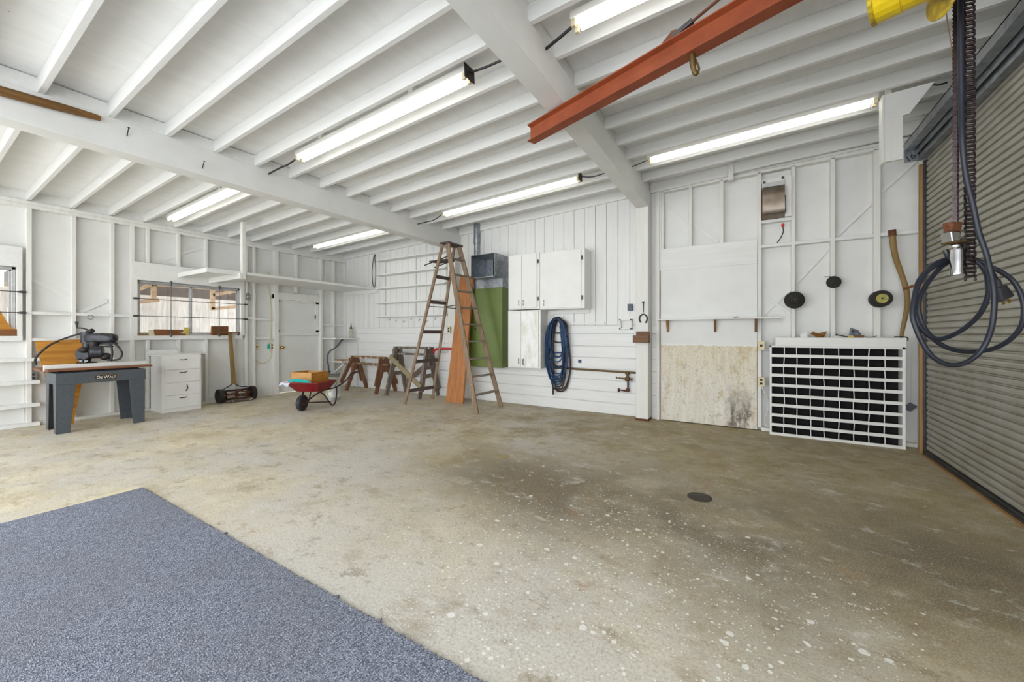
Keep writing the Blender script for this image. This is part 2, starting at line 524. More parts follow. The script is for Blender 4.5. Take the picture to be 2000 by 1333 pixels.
M['iron'] = paint('black_iron', (42, 40, 40), (66, 52, 44), 22, 0.8, 0.55, 0.4)
M['drain'] = paint('cast_iron_cover', (62, 56, 52), (84, 74, 64), 30, 0.8, 0.6, 0.3)
M['dry_gun'] = paint('grey_stone_pad', (98, 104, 116), (70, 76, 88), 20, 0.7, 0.6)
M['white_label'] = paint('badge_white', (226, 222, 210))
M['badge'] = paint('badge_black', (38, 30, 30), (60, 44, 40), 20, 0.5, 0.45)


def clear_bottle():
    t = NT('clear_bottle')
    t.b.inputs['Transmission Weight'].default_value = 0.75
    return t.fin((226, 224, 206), 0.2)


M['clear'] = clear_bottle()


def can_label():
    t = NT('printed_tin')
    z = t.xyz()['Z']
    col = t.mix(t.ramp(t.noise(11, 4, 0.7), 0.52, 0.58), (226, 228, 226), (196, 200, 128))
    col = t.mix(t.ramp(t.noise(26, 4, 0.7, t.mapping((1, 1, 1), (4, 4, 4))), 0.6, 0.64), col, (72, 96, 82))
    col = t.mix(t.math('LESS_THAN', z, 0.06), col, (164, 170, 166))
    col = t.mix(t.math('GREATER_THAN', z, 0.45), col, (158, 160, 152))
    return t.fin(col, 0.4, 0.2)


M['can'] = can_label()

# ------------------------------------------------------------------ room dimensions
XW, XS = -8.54, -8.45      # left wall: sheathing plane, stud faces
YB, YS = 6.06, 6.15        # back wall: siding face, sheathing behind the bare studs
XD = 1.57                  # roller door
JD = 0.125                 # joist depth
B1A, B1B, B2A, B2B = -5.115, -4.904, -1.445, -1.27
PROF = ((-8.7, 3.092), (-5.0, 3.215), (-1.36, 3.372), (1.9, 3.505))


def zb(x):
    for (a, za), (b, zbb) in zip(PROF, PROF[1:]):
        if x <= b:
            return za + (zbb - za) * (x - a) / (b - a)
    return PROF[-1][1]


JY = [0.694 + 0.4047 * k for k in range(-7, 13)]   # near faces of the joists
JW = 0.042
YN = -2.3                                           # near end of the roof

# ------------------------------------------------------------------ floor, ground, carpet
struct('floor', mbx(-8.6, -3.2, -0.12, 1.9, 6.25, 0.0), M['floor'])
tag(build('yard_ground', mbx(-16, -8, -0.2, -8.62, 14, -0.1), M['ground']), kind='structure')

# ------------------------------------------------------------------ ceiling
deck = MB()
for a, b in ((-8.62, B1B), (B1B, B2B), (B2B, 1.9)):
    zs = [zb(a) + JD, zb(b) + JD]
    deck.hexa([(a, YN, zs[0]), (b, YN, zs[1]), (b, 6.25, zs[1]), (a, 6.25, zs[0]),
               (a, YN, zs[0] + .05), (b, YN, zs[1] + .05), (b, 6.25, zs[1] + .05), (a, 6.25, zs[0] + .05)])
ceiling = struct('ceiling', deck, M['white_ceil'])
for a, b in ((-8.535, B1A + .06), (B1B - .06, B2A + .06), (B2B - .02, 1.6)):
    for y in JY:
        za, zc = zb(a), zb(b)
        m = MB().hexa([(a, y, za), (b, y, zc), (b, y + JW, zc), (a, y + JW, za),
                       (a, y, za + JD), (b, y, zc + JD), (b, y + JW, zc + JD), (a, y + JW, za + JD)])
        build('joist', m, M['white_wood'], ceiling, bevel=.004)
for x in (-8.50, B1B - .03, B1A + .03, B2B - .035):
    for y in JY:
        m = mbx(x - .018, y + JW, zb(x) - .002, x + .018, y + (.4047 if y < 5.5 else .47), zb(x) + JD - (.0 if x < -8 else .006))
        build('blocking', m, M['white_wood'], ceiling)
# ceiling beams and posts
for n, (xa, xb, y1) in enumerate(((B1A, B1B, 6.06), (B2A, B2B, 6.06))):
    z0 = (2.935, 3.115)[n]
    za, zc = zb(xa), zb(xb)
    struct('trim_%d' % (n + 1), MB().hexa([(xa, YN, z0), (xb, YN, z0), (xb, y1, z0), (xa, y1, z0), (xa, YN, za), (xb, YN, zc), (xb, y1, zc), (xa, y1, za)]), M['white'], bevel=.008)
struct('trim_3', mbx(B2A, 5.85, 0.028, B2B, 6.06, 3.115), M['white_stud'], bevel=.006)
struct('trim_4', mbx(-5.10, 5.92, 0, -4.915, 6.06, 2.935), M['white_stud'], bevel=.006)
struct('trim_5', mbx(B2A - .004, 5.845, 0, B2B + .004, 6.06, 0.028), M['rust'])

# ------------------------------------------------------------------ left wall
W1 = (-0.35, 1.015, 1.24, 2.17)
W2 = (2.235, 3.735, 1.236, 2.14)
DR = (4.45, 5.38, 0.0, 2.0)
wl = MB()
cuts = sorted([W1, W2, DR])
y = YN
for c in cuts:
    wl.box(XW - .04, y, 0, XW, c[0], zb(XW) + JD)
    if c[2] > 0: wl.box(XW - .04, c[0], 0, XW, c[1], c[2])
    wl.box(XW - .04, c[0], c[3], XW, c[1], zb(XW) + JD)
    y = c[1]
wl.box(XW - .04, y, 0, XW, 6.12, zb(XW) + JD)
wall_left = struct('wall_left', wl, M['white'])
ZP = 2.992


def stud(y0, y1, z0=.042, z1=ZP):
    build('stud', mbx(XW, y0, z0, XS, y1, z1), M['white_stud'], wall_left, bevel=.003)


for yy in (-1.4, -1.0): stud(yy, yy + .04)
for a, b in ((1.10, 1.148), (1.52, 1.562), (1.925, 1.967), (2.155, 2.2), (3.812, 3.854), (3.958, 3.998), (4.365, 4.445), (5.385, 5.43), (5.70, 5.742), (6.02, 6.058)):
    stud(a, b)
for a, b in ((2.345, 2.384), (2.752, 2.793), (3.157, 3.197)):
    stud(a, b, 2.435); stud(a, b, .042, 1.165)
for a, b in ((4.812, 4.853),): stud(a, b, 2.16)
stud(3.60, 3.64, .042, 1.165)
build('top_plate', mbx(XW, YN, ZP, XS, 6.06, ZP + .05), M['white_stud'], wall_left, bevel=.003)
build('top_plate', mbx(XW, YN, ZP + .051, XS + .002, 6.06, ZP + .10), M['white_stud'], wall_left, bevel=.003)
build('bottom_plate', mbx(XW, 1.148, 0, XS, 4.36, .04), M['white_stud'], wall_left, bevel=.003)
build('bottom_plate', mbx(XW, 5.43, 0, XS, 6.02, .04), M['white_stud'], wall_left, bevel=.003)
for a, b, z in ((1.148, 1.52, 1.534), (1.562, 1.925, 1.534), (1.967, 2.155, 1.534), (3.854, 3.958, 1.55), (3.998, 4.365, 1.545), (5.43, 5.70, 1.455), (5.742, 6.02, 1.45),
                (1.148, 1.52, 1.166), (1.562, 1.925, 1.16), (1.967, 2.155, 1.16), (3.998, 4.365, 1.155), (2.793, 3.157, .90), (3.197, 3.60, .0401)):
    build('blocking', mbx(XW, a, z, XS - .004, b, z + .042), M['white_wood'], wall_left, bevel=.003)
build('header_board', mbx(XS - .02, -0.4, 2.172, XS + .004, 1.066, 2.443), M['white_wood'], wall_left, bevel=.002)
build('header_board', mbx(XS - .02, 2.17, 2.142, XS + .004, 3.80, 2.432), M['white_wood'], wall_left, bevel=.002)
build('sill_board', mbx(XW, 2.17, 1.166, XS + .012, 3.76, 1.236), M['white_wood'], wall_left, bevel=.003)
build('sill_board', mbx(XW, -0.4, 1.17, XS + .008, 1.07, 1.238), M['white_wood'], wall_left, bevel=.003)
build('jamb_board', mbx(XW, 1.02, 1.238, XS + .003, 1.066, 2.172), M['white_stud'], wall_left)
build('jamb_board', mbx(XW, 2.20, 1.236, XS + .003, 2.234, 2.142), M['white_stud'], wall_left)
build('jamb_board', mbx(XW, 3.737, 1.236, XS + .003, 3.80, 2.142), M['white_stud'], wall_left)
for i_, (a, za, b, zc) in enumerate(((1.15, 2.03, 1.52, 1.78), (1.562, 1.66, 1.925, 1.50), (2.44, 2.45, 2.75, 2.62), (2.8, 2.66, 3.15, 2.85), (1.567, 1.56, 1.90, 1.78))):
    build('brace', MB().beam((XW + .004 + .003 * i_, a, za), (XW + .004 + .003 * i_, b, zc), .009, .05, up=(0, 0, 1)), M['white_wood'], wall_left)
# low shelf boards between the studs at the near end of the left wall
shelves = thing('wall_shelves', (XW, 0.3, 0), 'row of shallow white shelf boards low on the wall left of the saw stand', 'shelf')
for z in (0.0, 0.262, 0.576, 0.888):
    build('shelf_board', mbx(XW + .002, -0.9, z + .002, XS + .06, 1.215, z + .05), M['white_wood'], shelves, bevel=.003)
build('back_panel', mbx(XW + .001, -0.9, .05, XW + .02, 1.095, .888), M['white'], shelves)

# windows
def window(name, w, mull=None):
    y0, y1, z0, z1 = w
    fr = MB(); xo, xi = XW - .03, XW + .03; t = .035
    fr.box(xo, y0, z0, xi, y1, z0 + t); fr.box(xo, y0, z1 - t, xi, y1, z1)
    fr.box(xo, y0, z0, xi, y0 + t, z1); fr.box(xo, y1 - t, z0, xi, y1, z1)
    o = struct(name, fr, M['alu'], bevel=.003)
    ed = [y0 + t] + ([mull] if mull else []) + [y1 - t]
    for i, (a, b) in enumerate(zip(ed, ed[1:])):
        s = .018; dx = (-.012, .012)[i % 2] if mull else 0
        sash = MB()
        sash.box(XW - .008 + dx, a - .01, z0 + t, XW + .008 + dx, a + s, z1 - t); sash.box(XW - .008 + dx, b - s, z0 + t, XW + .008 + dx, b + .01, z1 - t)
        sash.box(XW - .008 + dx, a, z0 + t, XW + .008 + dx, b, z0 + t + s); sash.box(XW - .008 + dx, a, z1 - t - s, XW + .008 + dx, b, z1 - t)
        sh = build('sash', sash, M['alu'], o)
        build('pane', mbx(XW - .002 + dx, a + s, z0 + t + s, XW + .002 + dx, b - s, z1 - t - s), M['glass'], sh)
    return o


window('window_1', W1)
window('window_2', W2, 2.965)
# security rods
def rod(p0, p1, label):
    t = thing('security_rod', p0, label, 'rod', 'threaded rods barring the windows')
    p0, p1 = Vector(p0), Vector(p1); d = (p1 - p0).normalized()
    build('bar', MB().cyl(p0, p1, .0055, n=8), M['dark_steel'], t, smooth=True)
    for p, s in ((p0, 1), (p1, -1)):
        build('end_clamp', MB().lathe([(.006, 0), (.016, .012), (.016, .05), (.008, .085)], p, d * s, 10), M['dark_steel'], t, smooth=True)


XR = XS + .022
rod((XR, 2.17, 1.838), (XR, 3.85, 1.838), 'upper horizontal steel rod across the sliding window')
rod((XR, 2.17, 1.557), (XR, 3.85, 1.553), 'lower horizontal steel rod across the sliding window')
rod((XR + .012, 2.652, 2.165), (XR + .012, 2.652, 1.215), 'vertical steel rod across the left half of the sliding window')
rod((XR + .012, 3.362, 2.165), (XR + .012, 3.362, 1.215), 'vertical steel rod across the right half of the sliding window')
rod((XR, -0.4, 1.842), (XR, 1.10, 1.834), 'upper steel rod across the partly cropped window at the left edge')
rod((XR, -0.4, 1.56), (XR, 1.10, 1.552), 'lower steel rod across the partly cropped window at the left edge')

# door in the left wall
dr = MB()
dr.box(XW - .03, DR[0], .012, XW + .012, DR[1], 1.985)
door = struct('door_1', dr, M['white'], bevel=.003)
fr = MB()
for a, b, c, d in ((4.45, 1.30, 4.51, 1.985), (5.30, 1.30, 5.375, 1.985), (4.45, 1.94, 5.375, 1.985), (4.45, 1.30, 5.375, 1.345)):
    fr.box(XW + .012, a, b, XW + .03, c, d)
build('panel_frame', fr, M['white_stud'], door, bevel=.003)
build('middle_rail', mbx(XW + .01, 4.44, 1.232, XW + .06, 5.392, 1.30), M['white_wood'], door, bevel=.004)
build('door_knob', MB().lathe([(.032, 0), (.032, .006), (.012, .012), (.012, .035), (.026, .042), (.03, .058), (.02, .07), (.003, .074)], (XW + .012, 4.548, .977), (1, 0, 0), 20), M['brass'], door, smooth=True)
build('slide_bolt', mbx(XW + .012, 5.29, 1.60, XW + .035, 5.30, 1.69), M['iron'], door)
for m_ in (mbx(XW, 4.36, 0, XS + .006, 4.45, 2.1), mbx(XW, 5.38, 0, XS + .006, 5.432, 2.1), mbx(XW, 4.36, 2.0, XS - .01, 5.432, 2.14)):
    build('door_casing', m_, M['white_stud'], door, bevel=.003)

# ------------------------------------------------------------------ back wall
wb = MB()
wb.box(-8.6, 6.080, 0, -1.13, 6.12, 3.72)
wb.box(-1.13, YS, 0, 1.66, YS + .03, 3.66)
wb.box(-1.15, 6.05, 0, -1.128, YS, 3.40)
wall_back = struct('wall_back', wb, M['white'])
hs, vs_ = MB(), MB()
z = 0.0
hz = [0.0, .18, .352, .53, .705, .885, 1.068, 1.268, 1.40]
for a, b in zip(hz, hz[1:]):
    hs.box(-8.54, YB, a + .006, -1.275, 6.076, b - .004)
    hs.box(-1.265, YB, a + .002, -1.152, 6.076, b - .006)
build('horizontal_siding', hs, M['siding'], wall_back, bevel=.003)
x = -8.54
while x < -1.17:
    x2 = min(x + .183, -1.152)
    zt = min(zb(x), zb(x2)) - .005
    if zt > 1.5 and not (x < -1.30 and x2 > -1.26):
        vs_.box(x + .0025, YB, 1.404, x2 - .0025, 6.076, zt)
    x = x2
build('vertical_siding', vs_, M['vsiding'], wall_back, bevel=.003)
for a, b in ((-8.54, B1A), (B1B, B2A), (B2B, -.27)):
    m = MB().hexa([(a, 6.02, zb(a) - .02), (b, 6.02, zb(b) - .02), (b, 6.06, zb(b) - .02), (a, 6.06, zb(a) - .02),
                   (a, 6.02, zb(a) + JD), (b, 6.02, zb(b) + JD), (b, 6.06, zb(b) + JD), (a, 6.06, zb(a) + JD)])
    build('rim_board', m, M['white_wood'], wall_back)
build('drip_board', mbx(-2.62, 6.035, 1.42, -1.98, 6.06, 1.45), M['white_wood'], wall_back)
# bare stud part at the right
for a, b in ((-1.138, -1.098), (-.758, -.718), (-.365, -.322), (.072, .114), (.433, .473), (.823, .866), (1.215, 1.273)):
    build('stud', mbx(a, YB, .042, b, YS, 3.36 + .02 * (a + 1.14)), M['white_stud'], wall_back, bevel=.003)
for dz in (0, .042):
    m = MB().hexa([(-1.138, YB, 3.345 + dz), (1.62, YB, 3.40 + dz), (1.62, YS, 3.40 + dz), (-1.138, YS, 3.345 + dz), (-1.138, YB, 3.383 + dz), (1.62, YB, 3.44 + dz), (1.62, YS, 3.44 + dz), (-1.138, YS, 3.383 + dz)])
    build('top_plate', m, M['white_stud'], wall_back, bevel=.003)
build('bottom_plate', mbx(.114, YB, 0, 1.58, YS, .042), M['white_stud'], wall_back, bevel=.003)
for a, b, z in ((.114, .433, 2.392), (.473, .823, 2.392), (.866, 1.215, 2.392), (1.273, 1.60, 2.392), (.114, .433, 2.71)):
    build('blocking', mbx(a, YB + .004, z, b, YS, z + .04), M['white_wood'], wall_back, bevel=.003)
for i_, (a, za, b, zc) in enumerate(((-1.09, 3.20, -.76, 2.86), (-.715, 2.84, -.40, 2.54), (.12, 1.50, .43, 1.84), (.12, 1.80, .43, 1.52), (.48, 1.90, .80, 2.30), (.48, 1.42, .80, 1.22), (.88, 2.45, 1.2, 2.80), (1.28, 2.90, 1.58, 3.22))):
    build('brace', MB().beam((a, YS - .004 - .002 * i_, za), (b, YS - .004 - .002 * i_, zc), .010, .035, up=(0, 0, 1)), M['white_wood'], wall_back)
build('upper_panel', mbx(-1.132, YB - .012, 1.125, .069, YB - .001, 2.19), M['white'], wall_back)
build('header_board', mbx(-1.134, YB - .02, 2.19, .069, YB - .001, 2.51), M['white_wood'], wall_back, bevel=.002)
lab(build('lower_panel', mbx(-1.126, YB - .012, .012, .066, YB - .001, 1.1245), M['dirty'], wall_back), 'bare plywood panel stained with grease')
build('edge_trim', mbx(-1.19, YB - .03, 0, -1.15, YB, 3.36), M['white_stud'], wall_back, bevel=.002)
build('edge_trim', mbx(-1.148, YB - .014, .0, -1.136, YB, 2.2), M['fir'], wall_back)
# recessed rim joist above the bare studs
a, b = -.20, 1.6
m = MB().hexa([(a, 5.98, zb(a) - .01), (b, 5.98, zb(b) - .01), (b, 6.02, zb(b) - .01), (a, 6.02, zb(a) - .01), (a, 5.98, zb(a) + JD), (b, 5.98, zb(b) + JD), (b, 6.02, zb(b) + JD), (a, 6.02, zb(a) + JD)])
build('rim_board', m, M['white_wood'], wall_back)
build('rim_board', mbx(-.262, 5.96, zb(-.25) - .1, -.20, 6.06, zb(-.25) + JD), M['white_wood'], wall_back)

# ------------------------------------------------------------------ right wall and roller door
wr = MB()
wr.box(1.66, 1.6, 3.22, 1.70, 6.18, 3.70)
wr.box(1.62, YN, 0, 1.70, 1.6, 3.70)
wr.box(1.60, 5.83, 0, 1.70, 6.18, 3.70)
struct('wall_right', wr, M['white'])
cur = MB()
pitch, nz = .0605, 54
prof = []
for k in range(nz):
    z0 = .05 + k * pitch
    for u, dx in ((0, .016), (.10, .004), (.16, -.004), (.4, -.007), (.7, -.006), (.80, -.004), (.84, .016)):
        prof.append((XD + dx, z0 + u * pitch))
ya, yb_ = 1.62, 5.745
vv = []; ff = []
for (xx, zz) in prof:
    vv += [(xx, ya, zz), (xx, yb_, zz)]
for i in range(len(prof) - 1):
    ff.append((2 * i, 2 * i + 1, 2 * i + 3, 2 * i + 2))
cur.add(vv, ff)
cur.box(XD + .03, ya, .05, XD + .034, yb_, 3.22)
door2 = bpy.data.objects.new('door_2', None); COL.objects.link(door2); door2.location = (XD, 3.7, 0); tag(door2, kind='structure')
build('curtain', cur, M['door_slat'], door2, smooth=True)
build('bottom_bar', mbx(XD - .022, ya, .006, XD + .02, yb_, .05).box(XD - .03, ya, .0, XD - .022, yb_, .03), M['dark_steel'], door2)
build('guide', mbx(XD - .004, 5.735, 0, XD + .004, 5.80, 3.1).box(XD - .02, 5.785, 0, XD + .05, 5.80, 3.1), M['dark_steel'], door2)
lab(build('jamb', mbx(1.528, 5.802, 0, 1.566, 5.84, 3.07), M['tan'], door2), 'bare tan wood door jamb')
hood = MB()
for x0, z0, x1, z1 in ((1.385, 3.20, 1.395, 3.285), (1.385, 3.275, 1.43, 3.285), (1.395, 3.20, 1.455, 3.208), (1.455, 3.208, 1.463, 3.27), (1.47, 3.15, 1.478, 3.24), (1.50, 3.10, 1.51, 3.235), (1.51, 3.10, 1.56, 3.11)):
    hood.box(x0, 1.3, z0, x1, 5.70, z1)
build('hood_angle', hood, M['steel'], door2)
build('roller_barrel', MB().cyl((1.56, 1.4, 3.33), (1.56, 5.7, 3.33), .09, n=28), M['dark_steel'], door2, smooth=True)
tag(build('threshold_strip', mbx(XD - .055, 1.5, 0, XD - .03, 5.75, .008), M['tan']), 'narrow tan strip of debris along the roller door foot', 'strip')
brk = thing('end_plate', (1.47, 5.73, 3.08), 'grey steel end plate with pencilled figures under the roller door hood', 'plate')
build('plate', mbx(1.39, 5.715, 3.085, 1.575, 5.73, 3.26), M['steel'], brk)


def text(name, body, mat, parent, loc, size, X, Y, ext=.0012, small=None, bold=0.0):
    """writing as a mesh lying in the plane of X (reading direction) and Y (up)"""
    c = bpy.data.curves.new(name, 'FONT'); c.body = body; c.size = size; c.extrude = ext; c.offset = bold * size
    c.align_x = 'CENTER'; c.align_y = 'CENTER'
    if small:
        c.small_caps_scale = .72
        for i in small: c.body_format[i].use_small_caps = True
    t = bpy.data.objects.new('writing', c); COL.objects.link(t)
    bpy.context.view_layer.update()
    me = bpy.data.meshes.new_from_object(t.evaluated_get(bpy.context.evaluated_depsgraph_get()))
    bpy.data.objects.remove(t); bpy.data.curves.remove(c)
    X, Y = Vector(X).normalized(), Vector(Y).normalized(); Z = X.cross(Y)
    base = Vector(loc) - origin(parent)
    for v in me.vertices:
        p = v.co; v.co = base + X * p.x + Y * p.y + Z * p.z
    me.materials.clear(); me.materials.append(mat)
    o = bpy.data.objects.new(name, me); COL.objects.link(o); o.parent = parent
    return o


text('pencil_writing', '16+2', M['dark'], brk, (1.475, 5.713, 3.15), .085, (1, 0, .55), (-.5, 0, 1))
# gusset boards near the door
gus = thing('gusset_bracket', (1.1, 4.86, 3.3), 'white painted plywood gusset boards hanging from the ceiling by the roller door', 'bracket')
build('upper_board', MB().prism([(1.045, 4.84, 3.23), (1.209, 4.84, 3.24), (1.372, 4.84, 3.475), (1.045, 4.84, 3.46)], (0, .035, 0)), M['white'], gus, bevel=.003)
build('lower_board', mbx(1.045, 4.843, 2.845, 1.169, 4.872, 3.24), M['white_stud'], gus, bevel=.003)
build('cleat', mbx(1.06, 4.876, 3.1, 1.10, 4.91, zb(1.08) + JD), M['white_stud'], gus)
build('side_board', mbx(1.028, 4.84, 2.84, 1.044, 4.95, 3.46), M['white_stud'], gus, bevel=.002)

# ------------------------------------------------------------------ fluorescent strip fixtures
def fixture(xa, xb, y, label, plate):
    """plate: which end shows its sockets ('l', 'r')"""
    t = thing('strip_light', (xa, y, zb(xa)), label, 'light', 'fluorescent strip lights between the joists')
    P = lambda x, dy, dz: Vector((x, y + dy, zb(x) + dz))
    build('housing', MB().beam(P(xa, 0, .045), P(xb, 0, .045), .11, .05), M['gloss_white'], t, bevel=.004)
    for u in (.2, .75):
        x = xa + (xb - xa) * u
        build('hanger', mbx(x - .03, y - .06, zb(x) + .065, x + .03, y + .06, zb(x) + JD), M['white_wood'], t)
    for dy in (-.033, .033):
        build('tube', MB().cyl(P(xa + .05, dy, -.005), P(xb - .05, dy, -.005), .019, n=14), M['tube'], t, smooth=True)
    for x in (xa + .02, xb - .02):
        for dy in (-.033, .033):
            build('lamp_socket', MB().beam(P(x, dy, .03), P(x, dy, -.03), .026, .03, up=(1, 0, 0)), M['cream'], t, bevel=.003)
    if plate:
        x = xa - .006 if plate == 'l' else xb + .006
        lab(build('end_plate', MB().beam(P(x - .004, 0, .03), P(x + .004, 0, .03), .125, .11), M['iron'], t), 'black end plate')
    return t


fixture(-8.03, -5.55, 2.52, 'lit strip light in the left bay nearest the camera, above the sliding window', None)
fixture(-7.95, -5.49, 4.93, 'lit strip light in the left bay near the back corner', None)
fixture(-4.36, -1.95, 2.52, 'long lit strip light in the middle bay nearest the camera with black end plate', 'r')
fixture(-4.36, -1.96, 4.95, 'lit strip light in the middle bay close to the back wall', 'r')
fixture(-1.05, 1.38, 2.52, 'lit strip light above the rust red beam, cut by the top of the frame', None)
fixture(-1.08, 1.02, 4.96, 'long lit strip light in the right bay ending at the gusset boards', None)


def cable(pts, r, mat, label, cat='cable', group=None, name='cable', k=6):
    m = MB().tube(pts, r, 8, k)
    return one(name, m, mat, label, cat, group, loc=pts[0], smooth=True)


cable([(-4.36, 2.52, zb(-4.36) + .03), (-4.55, 2.50, 3.22), (-4.70, 2.49, 3.21), (-4.9, 2.46, 3.17)], .009, M['dark'], 'black cable from the big strip light to the left ceiling beam')
cable([(-1.94, 2.52, zb(-1.95) + .035), (-1.8, 2.52, 3.37), (-1.62, 2.52, 3.37), (-1.44, 2.52, 3.38)], .009, M['dark'], 'black cable from the big strip light to the right ceiling beam')
cable([(-4.36, 4.95, zb(-4.36) + .03), (-4.55, 4.94, 3.19), (-4.75, 4.92, 3.17), (-4.9, 4.9, 3.16)], .008, M['dark'], 'thin black cable at the left end of the strip light by the back wall')
cable([(-1.95, 4.95, zb(-1.95) + .03), (-1.8, 4.95, 3.34), (-1.65, 4.95, 3.345), (-1.44, 4.95, 3.37)], .008, M['dark'], 'thin wavy black cable from the back strip light to the right beam')
cable([(-1.05, 2.52, 3.39), (-1.15, 2.53, 3.36), (-1.275, 2.55, 3.335)], .011, M['dark'], 'short thick black cable at the strip light above the rust red beam')
cable([(-1.07, 4.96, 3.40), (-1.15, 4.96, 3.385), (-1.275, 4.965, 3.36)], .006, M['dark'], 'short thin black cable at the left end of the right bay strip light')
cable([ony(1818, 164, 4.9), ony(1832, 166, 4.9), ony(1850, 161, 4.9)], .008, M['dark'], 'black cable stub above the roller door hood')

# pole lying against the left beam
pl = [(-4.868, .10, 3.085), (-4.868, .40, 3.108), (-4.868, .66, 3.128), (-4.868, .86, 3.146), (-4.868, 1.045, 3.158)]
one('wooden_pole', MB().tube(pl, .033, 14, 6, radii=[.036, .035, .036, .034, .03, .022]), M['pole'], 'brown barked wooden pole lying along the left ceiling beam', 'pole', loc=pl[0], smooth=True)
for p, d, l in ((onx(248, 260, B1B), (0.03, .004, .0), 'nail in the left ceiling beam nearer the brown pole'), (onx(395, 324, B1B), (.03, .004, 0), 'nail in the left ceiling beam farther from the brown pole')):
    one('nail', MB().cyl(p + Vector((0, 0, -.03)), p + Vector((.045, .0, .035)), .004, n=6).cyl(p + Vector((.045, 0, .035)), p + Vector((.048, 0, .039)), .009, n=8), M['iron'], l, 'nail', 'nails in the left beam', loc=p)
for q, (px, py) in enumerate(((491, 561), (561, 562), (569, 564), (580, 566), (592, 568), (605, 570), (618, 572))[1:] + ((550, 560),)):
    p = onx(px, py + 2, XW + .012)
    one('peg', MB().beam(p, p + Vector((.07, .012, .02)), .007, .007), M['white_stud'], 'white painted peg in the row above the door', 'peg', 'pegs in the row above the door', loc=p)

# ------------------------------------------------------------------ deep shelf (loft) at the left wall
loft = thing('loft_shelf', (-7.9, 4.4, 2.28), 'deep white shelf running from above the window to the back wall, hung from a post', 'shelf')
build('shelf_board', mbx(XW + .01, 2.78, 2.285, -7.36, 6.05, 2.305), M['white_wood'], loft)
build('edge_board', mbx(-7.36, 3.28, 2.272, -7.335, 6.05, 2.318), M['white_wood'], loft, bevel=.003)
build('edge_board', mbx(XS, 2.757, 2.245, -7.36, 2.78, 2.318), M['white_wood'], loft, bevel=.003)
build('edge_board', mbx(-7.36, 2.757, 2.245, -7.338, 3.25, 2.318), M['white_wood'], loft, bevel=.003)
build('bearer', mbx(XS, 3.21, 2.195, -7.30, 3.25, 2.285), M['white_wood'], loft, bevel=.003)
build('bearer', mbx(XS, 6.01, 2.20, -7.3, 6.05, 2.285), M['white_wood'], loft, bevel=.003)
build('hanging_post', mbx(-7.385, 3.25, 2.19, -7.305, 3.305, zb(-7.35) + .02), M['white_stud'], loft, bevel=.004)
for i, (a, b, c, l) in enumerate((((-7.50, 4.95, 2.314), (-7.43, 5.9, 2.312), .012, 'long thin brown stick lying near the end of the deep shelf'), ((-7.62, 5.0, 2.316), (-7.56, 5.75, 2.315), .016, 'pale flat strip lying beside the stick on the deep shelf'))):
    one('strip', MB().beam(a, b, c * 2, .012), M[('brown_y', 'white_wood')[i]], l, 'strip', loc=a)

# ------------------------------------------------------------------ shelves on the back wall
bs = thing('bookcase_shelves', (-6.2, 6.06, 1.6), 'five long white shelves on the back wall behind the ladder', 'shelf')
for z in (2.885, 2.562, 2.262, 1.938, 1.632):
    build('shelf_board', mbx(-7.17, 5.86, z, -5.13, 6.058, z + .026), M['white_wood'], bs, bevel=.003)
for x in (-7.05, -6.1, -5.25):
    build('upright', mbx(x - .02, 6.02, 1.632, x + .02, 6.059, 2.885), M['white_stud'], bs)
loop = [(-7.42, 6.0, 2.42), (-7.44, 6.0, 2.7), (-7.40, 6.0, 2.97), (-7.34, 5.98, 3.055), (-7.24, 5.93, 3.05), (-7.16, 5.845, 2.96), (-7.13, 5.845, 2.75), (-7.13, 5.845, 2.5), (-7.22, 5.9, 2.345), (-7.36, 5.99, 2.335)]
one('belt_loop', MB().tube(loop, .0085, 8, 8, closed=True), M['rubber'], 'black rubber belt loop hanging at the left end of the back wall shelves', 'belt', loc=loop[0], smooth=True)
hk = [(-6.9 + i * .23, 1.59 - (i % 3) * .025) for i in range(8)]
for x, z in hk:
    one('cup_hook', MB().tube([(x, 6.06, z), (x, 6.02, z), (x + .005, 6.0, z - .02), (x + .01, 6.015, z - .035)], .004, 6, 4), M['iron'], 'small dark hook in the row under the lowest back wall shelf', 'hook', 'hooks under the lowest back wall shelf', loc=(x, 6.06, z))

# corner shelves with the bottle
cs = thing('corner_shelf', (-8.2, 5.8, 1.15), 'small white shelf in the back left corner holding a bottle', 'shelf')
build('shelf_board', mbx(XW + .02, 5.435, 1.145, -7.95, 6.058, 1.17), M['white_wood'], cs, bevel=.003)
build('upright', mbx(-8.03, 6.02, .0, -8.0, 6.058, 1.145), M['white_stud'], cs)
cl = thing('corner_bench', (-8.2, 5.8, .62), 'low white shelf under the bottle shelf in the back left corner', 'shelf')
build('shelf_board', mbx(XW + .02, 5.60, .60, -7.97, 6.018, .635), M['white_wood'], cl, bevel=.003)
build('brace', MB().beam((XS, 5.74, .35), (-8.05, 5.74, .60), .03, .03), M['white_stud'], cl)
bt = thing('bottle', (-8.13, 5.95, 1.17), 'clear bottle with a dark pointed spout on the corner shelf', 'bottle')
build('body', MB().lathe([(.045, 0), (.05, .01), (.05, .13), (.035, .17), (.028, .2), (.028, .222)], (-8.13, 5.95, 1.171), n=20), M['clear'], bt, smooth=True)
lab(build('spout', MB().lathe([(.033, .215), (.033, .232), (.02, .245), (.012, .29), (.007, .345)], (-8.13, 5.95, 1.171), n=16), M['iron'], bt, smooth=True), 'dark brown spout')
one('offcut', MB().box(-8.40, 5.68, .637, -8.12, 5.9, .655), M['orange'], 'pale reddish offcut lying on the low corner shelf', 'offcut', loc=(-8.2, 5.7, .637))
